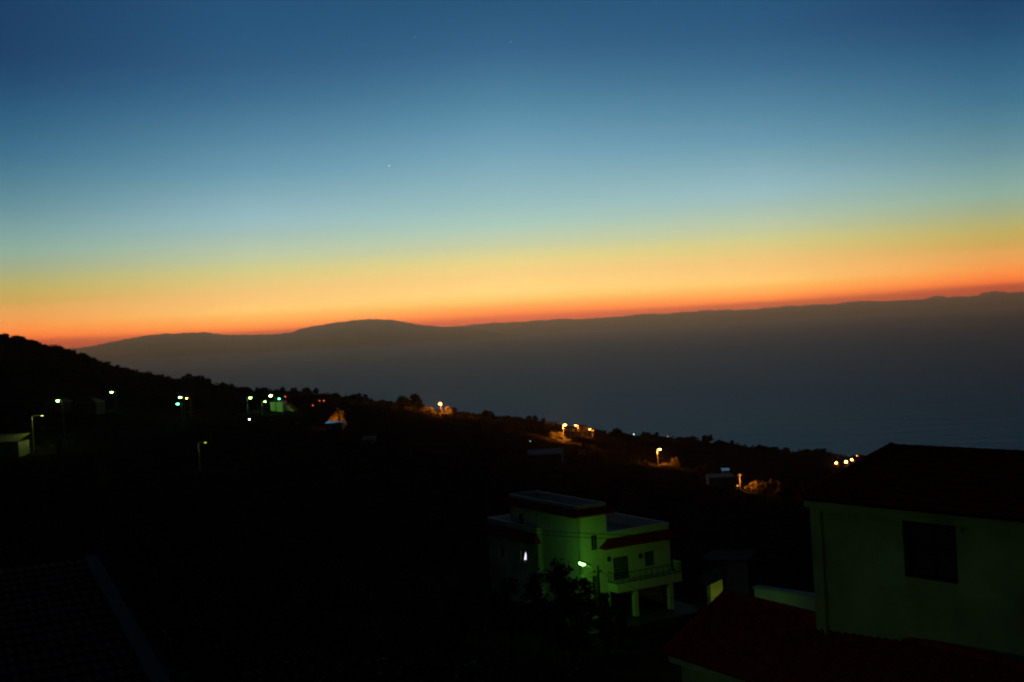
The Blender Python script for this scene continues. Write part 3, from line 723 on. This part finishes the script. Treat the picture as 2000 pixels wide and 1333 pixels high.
# left wing with its own eave, three openings, one with a bright gap in the curtain
wa = vhole(975, 1066.5, 985, 1091, 'x', -WP); wb = vhole(1016, 1075, 1029, 1099, 'x', -WP); wc = vhole(1051.5, 1083, 1056, 1096, 'x', -WP)
wc = (max(wc[0], Y0+.25), max(wc[1], Y0+.65), wc[2], wc[3])
hs = [(Y1-h[1], Y1-h[0], h[2], h[3]) for h in (wa, wb, wc)]
wall('wall', (-WP, Y1), (0, -1), Y1-Y0, ZG, ZW, hs, PLASTER2, villa)
wall('wall', (-WP+.22, Y0), (1, 0), WP-.225, ZG, ZW, [], PLASTER2, villa)
opening('window', (-WP, Y1), (0, -1), hs[0], villa, nx=2, nz=1)
wf = opening('window', (-WP, Y1), (0, -1), hs[1], villa, nx=2, nz=1)
opening('window', (-WP, Y1), (0, -1), hs[2], villa, nx=1, nz=1)
MB().box(-WP+.22, -.004, Y0+.22, Y1-.22, ZR-.2, ZR).build('roof_terrace', CONCRETE, villa)
mb = MB().box(-WP-.03, -WP+.25, Y0-.03, Y1+.03, ZW, ZW+.06); mb.box(-WP+.25, XT, Y1-.25, Y1+.03, ZW, ZW+.06); mb.build('parapet', PLASTER, villa)
skirt(((-WP-.004, Y1), (-WP-.004, Y0)), ((-WP-.75, Y1+.6), (-WP-.75, Y0-.55)), ZW-.40, ZW-.98, 'tile_eave')
gp = [vl(*q, 'x', -WP+.05) for q in ((1025.5, 1079), (1026.8, 1084), (1027, 1093.5), (1024.5, 1094), (1023.2, 1094), (1024, 1089))]
gm = MB(); gm.quad(*[(-WP+.085, p[1], p[2]) for p in gp]); gm.quad(*[(-WP+.10, p[1], p[2]) for p in gp][::-1])
for i in range(len(gp)):
    p, q = gp[i], gp[(i+1) % len(gp)]; gm.quad((-WP+.085,p[1],p[2]), (-WP+.085,q[1],q[2]), (-WP+.10,q[1],q[2]), (-WP+.10,p[1],p[2]))
gm.build('lit_curtain_gap', emit('lit_room', (.82, .80, 1.0), 1.6), wf)

# lamp on the utility pole before the villa, with its cables
LD = 108.9
h = PD(1137, 1104, LD); q = PD(1167, 1112.5, LD+.2)
gz = ground(q.x, q.y)
vlamp = thing('street_lamp', (q.x, q.y, gz), 'lit white lamp on a short arm of the dark pole before the villa', 'street lamp', 0, 'street lamps on the hillside')
rel = lambda p: (p.x-q.x, p.y-q.y, p.z-gz)
top = q.z-gz
MB().tube([(0,0,-.4),(0,0,2),(0,0,top+.25)], [.16,.14,.11], 10).build('pole', BLACKPOLE, vlamp)
hr = Vector(rel(h)); ar = [(0,0,top), tuple(Vector((0,0,top)).lerp(hr, .5)+Vector((0,0,.05))), tuple(hr*.82+Vector((0,0,top))*.18+Vector((0,0,.1)))]
MB().tube(ar, [.03,.03,.03], 6).build('arm', STEEL, vlamp)
dirh = (hr-Vector((0,0,top))).normalized()
hd = MB()
hd.ell((0,0,.07), (.52,.16,.10), 14, 5, 0, math.pi/2).ell((0,0,.07), (.52,.16,.03), 14, 3, -math.pi/2, 0)
hdo = hd.build('lamp_head', IRON, vlamp, True); hdo.location = hr+Vector((.14,0,.05)); hdo.rotation_euler = (0, math.atan2(dirh.z, -dirh.x), 0)
hb = MB().ell((-.14,0,.0), (.24,.15,.13), 12, 8).build('bulb', emit('lit_villa_lamp', (.22,1.0,.14), 22), hdo, True)
ld = bpy.data.lights.new('lamp_light', 'POINT'); ld.energy = 74; ld.color = (.19, 1.0, .03); ld.shadow_soft_size = .12
lo = bpy.data.objects.new('lamp_light', ld); COL.objects.link(lo); lo.parent = vlamp; lo.location = hr+Vector((-.05,-.05,-.28))
cr_ = MB().box(-.30, .30, -.04, .04, top-.22, top-.12)
for x in (-.25, .25): cr_.tube([(x,0,top-.12),(x,0,top)], .035, 6)
cr_.build('cross_arm', IRON, vlamp)
print('VILLA LAMP height', top)
def cable(a, b, sag, label, r=.018):
    a, b = Vector(a), Vector(b); pts = []
    for k in range(25):
        t = k/24; p = a.lerp(b, t); p.z -= sag*4*t*(1-t); pts.append(tuple(p))
    o = MB().tube(pts, r, 5).build('power_cable', CABLE); return tag(o, label, 'cable')
PT = Vector((q.x, q.y, q.z))
cable(PT+Vector((-.2,0,-.1)), PD(1010, 1132, 106), .5, 'upper black cable running left from the pole before the villa')
cable(PT+Vector((-.2,0,-.35)), PD(1010, 1148, 106), .5, 'lower black cable running left from the pole before the villa')
cable(PT+Vector((.15,0,-.1)), PD(1460, 1152, 95), 1.2, 'black cable sagging right past the balcony from the pole')
for k, (ya, yb, ww) in enumerate(((1024.5, 1032.5, 'upper'), (1032, 1041, 'lower'))):
    cable(PD(880, ya-6, 104), PD(1330, yb+14, 92), .25, ww+' of two thin cables crossing in front of the villa tower', .02)

# trees before the villa
for x, d, top_, wp, lab, m, low in (
    (1070, 101, 1076, 74, 'leafy tree before the villa, its top beside the lit corner', LEAF, .3),
    (1020, 98, 1106, 84, 'dark tree below the bright curtain gap of the villa', LEAF, .25),
    (1112, 103, 1116, 62, 'bush at the lit villa corner left of the pole', LEAF, .05),
    (1150, 105, 1150, 46, 'low bush on the lit villa wall left of the pole foot', LEAF2, .0),
    (1184, 106.5, 1172, 42, 'bush at the foot of the pole under the balcony end', LEAF2, .0),
    (960, 99, 1116, 88, 'dark tree hiding the base of the villa left wing', LEAF, .25),
    (884, 104, 1126, 104, 'dark tree standing left of the villa', LEAF, .25),
    (1340, 108, 1176, 54, 'low shrub right of the villa carport', LEAF2, .0),
    (1086, 97, 1150, 120, 'wide dark bush below the villa trees', LEAF, .0)):
    near_tree(x, d, top_, wp, lab, m, low=low)

# ------------------------------------------------------------------ near house on the right
ea = PZ(1563, 967, -4.6); HD = (PZ(2000, 1009, -4.6)-ea).normalized()     # along the eave toward us
HA = math.atan2(HD.y, HD.x)
house = thing('house', (ea.x, ea.y, -11.8), 'near plastered house with a red tiled gable roof and one dark window, on the right', 'house', HA)
ez = 11.8-4.6                                         # eave height above the house base
# local axes: x along eave (toward viewer), y inward (left of x)
def hl(px, py, yv):
    r = ray(px, py); o = Vector((-ea.x, -ea.y, 11.8)); c, s = math.cos(HA), math.sin(HA)
    o = Vector((o.x*c+o.y*s, -o.x*s+o.y*c, o.z)); d = Vector((r.x*c+r.y*s, -r.x*s+r.y*c, r.z)); k = (yv-o.y)/d.y
    return o+d*k
hr_ = min((abs((PZ(1738, 870, -4.6+k*.01)-ea).to_2d().dot(HD.to_2d())), k*.01) for k in range(40, 170))[1]
RUN = (PZ(1738, 870, -4.6+hr_)-ea).to_2d().length; RISE = hr_+.02
print('NEAR run %.2f rise %.2f' % (RUN, RISE)); OV = .42; ov_x = .45; Lh = 15.0;
def hx0(): return hl(1582, 1000, OV).x
X0 = hx0(); tl = hl(1761, 1001, OV); br = hl(1872, 1142, OV)
print('NEAR HOUSE X0 %.2f window %.2f..%.2f z %.2f..%.2f' % (X0, tl.x, br.x, br.z, tl.z), 'eave z', ez)
wz = ez-.28
hole = (tl.x-X0, br.x-X0, br.z, min(tl.z, wz-.12))
wall('wall', (X0, OV), (1, 0), Lh-X0-.4, -.3, wz, [hole], PLASTER2, house, t=.3)
opening('window', (X0, OV), (1, 0), hole, house, t=.3, nx=2, nz=2, pm=GLASS)
wall('wall', (X0, 2*RUN-OV), (0, -1), 2*RUN-2*OV-.3, -.3, wz, [], PLASTER2, house, t=.3)
gb = MB(); gb.quad((X0+.02,OV+.3,wz), (X0+.02,2*RUN-OV,wz), (X0+.02,RUN,ez+RISE-.25)); gb.quad((X0+.25,OV+.3,wz), (X0+.25,RUN,ez+RISE-.25), (X0+.25,2*RUN-OV,wz)); gb.build('gable', PLASTER2, house)
wall('wall', (Lh-.4, OV+.3), (0, 1), 2*RUN-2*OV-.3, -.3, wz, [], PLASTER2, house, t=.3)
# plastered cornice under the eave
cn = MB(); cn.box(.06, Lh-.1, .05, OV-.003, wz-.02, wz+.17); cn.box(.12, Lh-.1, .18, OV-.004, wz-.12, wz-.021); cn.build('cornice', PLASTER2, house)
rf = MB()
sl = Vector((0, RUN, RISE)); nrm = Vector((0, -RISE, RUN)).normalized()
tile_slope(rf, (-.05, -.06, ez-.10), (Lh, 0, 0), sl, nrm, 68, 9)
tile_slope(rf, (Lh-.05, 2*RUN+.06, ez-.10), (-Lh, 0, 0), Vector((0,-RUN,RISE)), Vector((0,RISE,RUN)), 68, 9)
for y0_, y1_, z0_, z1_ in ((-.06, RUN, ez-.12, ez+RISE-.13), (2*RUN+.06, RUN, ez-.12, ez+RISE-.13)):
    rf.quad((-.05,y0_,z0_), (Lh,y0_,z0_), (Lh,y1_,z1_), (-.05,y1_,z1_))
rfo = rf.build('roof', TILEF, house)
rt = MB()
for k in range(38):
    x = -.05+.4*k; z = ez+RISE-.09
    rt.tube([(x,RUN,z),(x+.42,RUN,z-.028)], [.12,.135], 8)
rt.build('ridge_tiles', TILEF, rfo)
vt = MB()
for k in range(9):
    a = Vector((.02,-.06,ez-.06)).lerp(Vector((.02,RUN,ez+RISE-.06)), k/9); b = Vector((.02,-.06,ez-.06)).lerp(Vector((.02,RUN,ez+RISE-.06)), (k+1.08)/9)
    vt.tube([tuple(a), tuple(b+Vector((0,0,.025)))], [.115,.10], 8)
vt.build('verge_tiles', TILEF, rfo)
dp = hl(1604, 990, OV); MB().tube([(dp.x,OV-.07,wz-.15),(dp.x,OV-.07,-.2)], .045, 8).build('downpipe', PLASTER2, house)
br_ = hl(1887, 1026, OV); MB().tube([(br_.x,OV-.004,br_.z+.12),(br_.x,OV-.14,br_.z+.14),(br_.x-.02,OV-.14,br_.z-.16)], .02, 6).build('bracket', IRON, house)

# lower house in front of it: red tiled roof filling the lower right corner
lz = -9.1; e1 = PZ(1300, 1273, lz); base2 = -13.2
_v = PZ(1482, 1333, lz)-e1; LA = math.atan2(_v.y, _v.x); ld_ = Vector((math.cos(LA), math.sin(LA), 0))
low = thing('house', (e1.x, e1.y, base2), 'low house with a wide red tiled roof in the lower right corner', 'house', LA)
def ll(px, py, plane, val):
    r = ray(px, py); c, s = math.cos(LA), math.sin(LA); o = Vector((-e1.x, -e1.y, -base2)); o = Vector((o.x*c+o.y*s, -o.x*s+o.y*c, o.z))
    d = Vector((r.x*c+r.y*s, -r.x*s+r.y*c, r.z)); i = 'xyz'.index(plane); k = (val-o[i])/d[i]; return o+d*k
e2 = lz-base2
_h = Vector((math.cos(LA), math.sin(LA)))
rs_ = min((abs((PZ(1412, 1160, lz+k*.01)-e1).to_2d().dot(_h)), k*.01) for k in range(50, 260))[1]
rr = ll(1412, 1158, 'z', e2+rs_); e_end = ll(1482, 1333, 'z', e2)
print('LOW rise', rs_, math.degrees(LA-HA)); print('LOW HOUSE ridge start', rr, 'eave end', e_end, 'e1', e1)
RUN2 = max(2.0, rr.y); L2 = 17.0
rf = MB(); sl = Vector((0, RUN2, rs_)); nrm = Vector((0,-rs_,RUN2)).normalized()
tile_slope(rf, (-.05,-.05,e2-.05), (L2,0,0), sl, nrm, 72, int(RUN2/.36))
tile_slope(rf, (L2,2*RUN2,e2-.05), (-L2,0,0), Vector((0,-RUN2,rs_)), Vector((0,rs_,RUN2)).normalized(), 72, int(RUN2/.36))
rf.quad((-.05,-.05,e2-.07), (L2,-.05,e2-.07), (L2,RUN2,e2+rs_-.08), (-.05,RUN2,e2+rs_-.08)); rf.quad((-.05,2*RUN2,e2-.07), (L2,2*RUN2,e2-.07), (L2,RUN2,e2+rs_-.08), (-.05,RUN2,e2+rs_-.08))
rfo = rf.build('roof', TILEF, low)
vt = MB(); nv_ = int(RUN2/.4)
for k in range(nv_):
    a = Vector((.02,-.05,e2)).lerp(Vector((.02,RUN2,e2+rs_)), k/nv_); b = Vector((.02,-.05,e2)).lerp(Vector((.02,RUN2,e2+rs_)), (k+1.08)/nv_)
    vt.tube([tuple(a), tuple(b+Vector((0,0,.025)))], [.11,.095], 8)
vt.build('verge_tiles', TILEF, rfo)
rt = MB()
for k in range(42): rt.tube([(-.05+.4*k,RUN2,e2+rs_),(.37+.4*k,RUN2,e2+rs_-.025)], [.11,.125], 8)
rt.build('ridge_tiles', TILEF, rfo)
wall('wall', (.28, .30), (1, 0), L2-.6, -.5, e2-.14, [], PLASTER2, low, t=.25)
wall('wall', (.28, 2*RUN2-.3), (0, -1), 2*RUN2-.6-.25, -.5, e2-.14, [], PLASTER, low, t=.25)
gb = MB(); gb.quad((.30,.55,e2-.14), (.30,2*RUN2-.3,e2-.14), (.30,RUN2,e2+rs_-.25)); gb.quad((.5,.55,e2-.14), (.5,RUN2,e2+rs_-.25), (.5,2*RUN2-.3,e2-.14)); gb.build('gable', PLASTER, low)
cn = MB().box(.1, L2-.2, .02, .297, e2-.26, e2-.09); cn.build('cornice', PLASTER2, low)

# terrace wall with plants between the two roofs
ta = PD(1473, 1146, 49); tb = PZ(1602, 1165, ta.z)
tv = (tb-ta); TA = math.atan2(tv.y, tv.x); tl_ = math.hypot(tv.x, tv.y)
print('TERRACE WALL', ta, tb, tl_)
tw = thing('terrace_wall', (ta.x, ta.y, ta.z-3.2), 'low pale terrace wall with dark plants behind it, between the tiled roofs', 'wall', TA)
MB().box(0, tl_, 0, .25, 0, 3.14).build('wall', PLASTER, tw); MB().box(-.05, tl_+.05, -.04, .29, 3.14, 3.2).build('coping', PLASTER2, tw)
MB().box(tl_-.25, tl_-.003, .26, 3.5, 0, 3.1).build('side_wall', PLASTER, tw)
MB().box(-.1, tl_+2, .26, 4.5, 2.1, 2.4).build('terrace_floor', CONCRETE, tw)
for x, d, top_, wp, lab, low in ((1508, 50.8, 1106, 60, 'dark bush behind the left half of the pale terrace wall', .0), (1543, 52.5, 1062, 74, 'dark round shrub tree rising behind the pale terrace wall', .15),
                            (1580, 51.6, 1112, 56, 'dark bush behind the right end of the pale terrace wall', .0)):
    near_tree(x, d, top_, wp, lab, LEAF2, base=ta.z-.85, low=low, leaf=.15)

# shed with a yellow-green lit wall beyond the low roof
sa = PD(1387, 1142, 100); sgz = ground(sa.x, sa.y); sq = PD(1411, 1131, 100)
shed = thing('shed', (sa.x, sa.y, sgz), 'small shed with a bright yellow green lit wall beyond the low tiled roof', 'shed', R_(-4))
sh = sa.z-sgz; SHW = (sq-sa).to_2d().length; sh2 = sq.z-sgz
k = MB(); k.v = [(0,0,-.5),(SHW,0,-.5),(SHW,0,sh2),(0,0,sh),(0,3,-.5),(SHW,3,-.5),(SHW,3,sh2),(0,3,sh)]
k.f = [(0,1,2,3),(7,6,5,4),(0,3,7,4),(1,5,6,2)]; k.build('wall', PLASTER2, shed)
sl_ = (sh2-sh)/SHW; rf = MB()
xa, xb = -.32, SHW+.1; za, zb = sh+sl_*xa+.01, sh+sl_*xb+.01; e = .07
rf.quad((xa,-.2,za),(xb,-.2,zb),(xb,3.2,zb),(xa,3.2,za)).quad((xa,-.2,za+e),(xa,3.2,za+e),(xb,3.2,zb+e),(xb,-.2,zb+e)).quad((xa,-.2,za),(xa,-.2,za+e),(xb,-.2,zb+e),(xb,-.2,zb)).quad((xa,-.2,za),(xa,3.2,za),(xa,3.2,za+e),(xa,-.2,za+e))
rf.build('roof', WOOD, shed)
sb = PD(1436, 1130, 80); sbz = ground(sb.x, sb.y)
an = thing('outbuilding', (sb.x, sb.y, sbz), 'dim outbuilding with a faint greenish wall behind the small shed', 'outbuilding', R_(-20))
ah = PD(1436, 1096, 80).z-sbz
wall('wall', (-.5, 0), (1, 0), 1.1, -.4, ah, [], PLASTER2, an, t=.2); wall('wall', (-.5, 2.4), (0, -1), 2.2, -.4, ah, [], PLASTER2, an, t=.2)
MB().box(-1.7, .75, -.15, 2.6, ah, ah+.07).build('roof', WOOD, an); MB().tube([(-.62,-.05,-.4),(-.62,-.05,ah)], .05, 8).build('post', STEEL, an)

# bottom left roof with a pale edge
ba = PD(163, 1093, 52); bb = PD(272, 1300, 38)
be = bb-ba; BA = math.atan2(be.y, be.x)
broof = thing('house', (ba.x, ba.y, -15.0), 'dark near roof with a pale verge in the lower left corner', 'house', BA)
bl = math.hypot(be.x, be.y); z0, z1 = ba.z+15, bb.z+15
ext = 2.0; sl_ = (z1-z0)/bl
rf = MB(); W_ = 15.0
tile_slope(rf, (bl*ext, 0, z0+sl_*bl*ext), (0,-W_,0), (-bl*ext,0,-sl_*bl*ext), (-sl_,0,1), 60, 30)
rf.quad((0,0,z0-.06), (bl*ext,0,z0+sl_*bl*ext-.06), (bl*ext,-W_,z0+sl_*bl*ext-.06), (0,-W_,z0-.06))
rf.build('roof', TILED, broof)
vg = MB(); k = len(vg.v)
for x in (0, bl*ext):
    z = z0+sl_*x; vg.v += [(x,.02,z-.35), (x,.42,z-.35), (x,.42,z+.10), (x,.02,z+.10)]
vg.f += [(k,k+1,k+2,k+3),(k+4,k+7,k+6,k+5),(k,k+4,k+5,k+1),(k+1,k+5,k+6,k+2),(k+2,k+6,k+7,k+3),(k+3,k+7,k+4,k)]
vg.build('verge', VERGE, broof)
wl = MB(); k = len(wl.v)
for x in (.3, bl*ext-.3):
    z = z0+sl_*x-.4; wl.v += [(x,-.02,-4), (x,.3,-4), (x,.3,z), (x,-.02,z)]
wl.f += [(k,k+1,k+2,k+3),(k+4,k+7,k+6,k+5),(k,k+4,k+5,k+1),(k+1,k+5,k+6,k+2),(k+2,k+6,k+7,k+3),(k+3,k+7,k+4,k)]
wl.build('wall', GREYWALL, broof)
print('BL roof', ba, bb, sl_)

# ------------------------------------------------------------------ far houses of the slope
def far_house(px0, px1, ytop, ybase, d, label, m=PLASTER, roof='flat', depth=6.0, rz=0.0, name='house', rm=TILE, win=2, rise=.28):
    d = dist_at((px0+px1)/2, ybase) if d is None else d
    a = PD(px0, ytop, d); b = PD(px1, ytop, d); z1 = a.z; gz = PD((px0+px1)/2, ybase, d).z
    gz = min(gz, ground(a.x, a.y), ground(b.x, b.y)); wd = (b-a).length; hh = z1-gz
    t = thing(name, (a.x, a.y, gz), label, name, rz-math.atan((px0-1000)/F)*0)
    hs = []
    vis = (ybase-ytop)*d*S/F
    for i in range(win):
        s = wd*(i+.5)/win; hs.append((s-.45, s+.45, max(.3, hh-vis*.5-.6), max(1.2, hh-vis*.5+.35)))
    wall('wall', (0, 0), (1, 0), wd, -.5, hh, hs, m, t); 
    for q_ in hs: opening('window', (0, 0), (1, 0), q_, t)
    wall('wall', (0, depth), (0, -1), depth-.22, -.5, hh, [], m, t); wall('wall', (wd, .22), (0, 1), depth-.22, -.5, hh, [], m, t)
    wall('wall', (wd-.22, depth), (-1, 0), wd-.44, -.5, hh, [], m, t)
    if roof == 'flat':
        MB().box(-.15, wd+.15, -.15, depth+.15, hh, hh+.22).build('roof', rm, t)
    elif roof == 'hip':
        r = MB(); o = .35; zr = hh+rise*min(wd, depth); k = depth/2
        P_ = [(-o,-o,hh),(wd+o,-o,hh),(wd+o,depth+o,hh),(-o,depth+o,hh)]; A_, B_ = (min(k, wd*.45),depth/2,zr), (max(wd-k, wd*.55),depth/2,zr)
        r.quad(P_[0],P_[1],B_,A_).quad(P_[1],P_[2],B_).quad(P_[2],P_[3],A_,B_).quad(P_[3],P_[0],A_).quad(P_[3],P_[2],P_[1],P_[0]); r.build('roof', rm, t)
    elif roof == 'lean':
        r = MB(); r.quad((-.2,-.3,hh),(wd+.2,-.3,hh),(wd+.2,depth+.3,hh+rise*depth),(-.2,depth+.3,hh+rise*depth)); r.quad((-.2,-.3,hh+.08),(-.2,depth+.3,hh+rise*depth+.08),(wd+.2,depth+.3,hh+rise*depth+.08),(wd+.2,-.3,hh+.08))
        r.quad((-.2,-.3,hh),(-.2,-.3,hh+.08),(wd+.2,-.3,hh+.08),(wd+.2,-.3,hh)); r.build('roof', rm, t)
    return t
HDD = dist_at(1475, 964)
gh = far_house(527.5, 553, 787, 809, 478, 'bright green lit square house wall under the row of white lamps', win=0, rm=CONCRETE)
# its lower neighbour with a sloping top
a = PD(555.5, 791, 480); b = PD(578, 806, 480); gz = min(PD(560, 810, 480).z, ground(a.x, a.y))
sd = thing('outbuilding', (a.x, a.y, gz), 'green lit outbuilding with a top sloping down to the right, beside the square house', 'outbuilding')
wd = b.x-a.x; h0, h1 = a.z-gz, b.z-gz
k = MB(); k.v = [(0,0,-.5),(wd,0,-.5),(wd,0,h1),(wd*.35,0,h0-.2),(0,0,h0),(0,5,-.5),(wd,5,-.5),(wd,5,h1),(wd*.35,5,h0-.2),(0,5,h0)]
k.f = [(0,1,2,3,4),(9,8,7,6,5),(0,5,6,1),(1,6,7,2),(0,4,9,5)]; k.build('wall', PLASTER, sd)
rf = MB()
for (xa, za), (xb, zb) in (((-.15,h0+.05),(wd*.35,h0-.15)), ((wd*.35,h0-.15),(wd+.2,h1+.03))):
    rf.quad((xa,-.2,za+.01),(xb,-.2,zb+.01),(xb,5.2,zb+.01),(xa,5.2,za+.01)).quad((xa,-.2,za+.12),(xa,5.2,za+.12),(xb,5.2,zb+.12),(xb,-.2,zb+.12)).quad((xa,-.2,za+.01),(xa,-.2,za+.12),(xb,-.2,zb+.12),(xb,-.2,zb+.01))
rf.build('roof', TILE, sd)
far_house(-30, 45, 866, 890, None, 'far left house with a yellow green lit roof and wall end', PLASTER2, 'lean', 4.5, R_(-8), rm=CONCRETE, rise=.30)
far_house(636, 668, 828, 842, None, 'small house under a long pale flat roof, below the orange bush', GREYWALL, 'lean', 3.4, R_(-2), rm=SHEET, win=1, rise=.075)
far_house(708, 731, 861.5, 870, None, 'tiny dark blue building alone in the black middle of the slope', GREYWALL, 'lean', 3, rm=CONCRETE, win=1, rise=.2)
far_house(1030, 1098, 890, 900, None, 'house with a dim grey sheet roof below the glowing orange tree', GREYWALL, 'lean', 8.0, R_(-3), rm=CONCRETE, rise=.05)
far_house(1062, 1085, 827.5, 842, 640, 'flat roofed house breaking the ridge line left of the lit pole', GREYWALL, 'flat', 6, rm=CONCRETE, win=1)
far_house(1126, 1148, 834.5, 841, 635, 'orange lit ridge house between the two small orange lamps', PLASTER2, 'hip', 6, R_(4), win=1, rise=.12)
far_house(1385, 1436, 936, 968, HDD-16, 'dim bluish block house left of the orange lit hedge', PLASTER2, 'flat', 7, R_(-3), rm=CONCRETE, win=2)
far_house(1411, 1424, 920, 934, None, 'small house with a bright pale roof corner above the bluish block', GREYWALL, 'lean', 3.0, R_(-6), rm=SHEET, win=1, rise=.075)
far_house(84, 128, 789, 806, None, 'house under a faint pale roof by the leftmost lamp', DULL, 'hip', 6, rm=SLATE, win=1)  # wall colour darkened so lamplight hardly shows on these two houses
far_house(144, 190, 790, 810, None, 'second faint pale roofed house right of the leftmost lamp', DULL, 'hip', 7, rm=SLATE, win=2)
far_house(1130, 1143, 884, 892, None, 'small orange lit building right of the black bush', PLASTER2, 'flat', 4, rm=TILE, win=0)

# orange lit hedge with its lamp at the corner of the block house
hl_p = PD(1440.5, 949, HDD-1)
lw = PD(1061, 869, 497); lw2 = PD(1101, 868, 499); lz_ = lw.z-2.2
lowall = thing('garden_wall', (lw.x, lw.y, lz_), 'low orange lit garden wall under the glowing tree', 'wall', math.atan2(lw2.y-lw.y, lw2.x-lw.x))
MB().box(0, (lw2-lw).to_2d().length, 0, .3, -1, 2.1).build('wall', PLASTER2, lowall); MB().box(-.05, (lw2-lw).to_2d().length+.05, -.05, .35, 2.1, 2.2).build('coping', CONCRETE, lowall)
hlamp = thing('wall_lamp', hl_p, 'orange lamp at the block house corner beside the lit hedge', 'lamp')
MB().ell((0,0,0), (.22,.18,.16), 10, 6).build('bulb', emit('lit_corner', (1, .55, .12), 1.2), hlamp, True); MB().tube([(-.5,.25,.18),(0,0,.18)], .03, 5).build('arm', IRON, hlamp)
MB().ell((0,0,.15), (.28,.24,.08), 10, 4).build('shade', IRON, hlamp, True)
ld = bpy.data.lights.new('lamp_light', 'POINT'); ld.energy = 1000; ld.color = ORANGEC; ld.shadow_soft_size = .12
lo = bpy.data.objects.new('lamp_light', ld); COL.objects.link(lo); lo.parent = hlamp; lo.location = (1.6, -2.2, 1.6)
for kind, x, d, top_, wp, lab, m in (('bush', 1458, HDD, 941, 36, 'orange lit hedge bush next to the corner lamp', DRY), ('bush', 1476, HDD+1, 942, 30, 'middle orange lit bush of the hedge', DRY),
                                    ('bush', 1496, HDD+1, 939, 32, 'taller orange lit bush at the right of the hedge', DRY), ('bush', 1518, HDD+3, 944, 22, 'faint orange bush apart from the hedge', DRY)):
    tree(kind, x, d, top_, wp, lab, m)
def pole(px, ytop, d, label, r=.09, m=STEEL):
    p = PD(px, ytop, d); gz = ground(p.x, p.y); H = p.z-gz
    t = thing('utility_pole', (p.x, p.y, gz), label, 'pole', 0, 'utility poles on the slope')
    MB().tube([(0,0,-.5),(0,0,H)], [r*1.3, r*.8], 8).build('pole', m, t); MB().box(-.5,.5,-.05,.05,H-.5,H-.4).build('cross_arm', m, t)
pole(1444, 925, HDD-2, 'thin dim orange lit pole at the corner of the bluish block house')
pole(1092, 820, 600, 'dark pole on the ridge left of the tall lit lamp', m=BLACKPOLE)

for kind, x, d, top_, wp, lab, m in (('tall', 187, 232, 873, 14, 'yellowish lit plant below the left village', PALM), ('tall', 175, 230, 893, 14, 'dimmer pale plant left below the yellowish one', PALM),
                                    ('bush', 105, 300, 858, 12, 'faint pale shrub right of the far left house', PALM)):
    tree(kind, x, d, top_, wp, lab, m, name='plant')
# lamps hidden from view whose light the photograph shows
lamp(652, 834, dist_at(652, 842)+8, 'street lamp behind the pale flat roof, lighting the reddish orange bush', 'orange', power=1200, head=.14, s=32, arm=.5)
lamp(82, 814, dist_at(40, 889)+1, 'shaded street lamp on the pale lit pole by the far left house', 'yellow', power=270, head=.42, s=3, arm=2.2, side=1, cutoff=True)
lamp(401, 866.5, dist_at(388, 921), 'shaded street lamp on the pale streaked pole alone in the dark left slope', 'yellow', power=16, head=.30, s=2, arm=1.2, side=1, cutoff=True)
lamp(1402, 1184, 95, 'small street lamp behind the low tiled roof, lighting the shed', 'yellow', power=62, head=.16, s=15, arm=.4)
lamp(1440, 1204, 46, 'small lamp behind the low roof ridge, lighting the terrace wall', power=2.2, head=.12, s=10, arm=.2)
NL = lamp(1010, 1640, 28, 'street lamp on the lane below the viewpoint, lighting the near house', 'pale', power=36, head=.2, s=15, arm=.8)
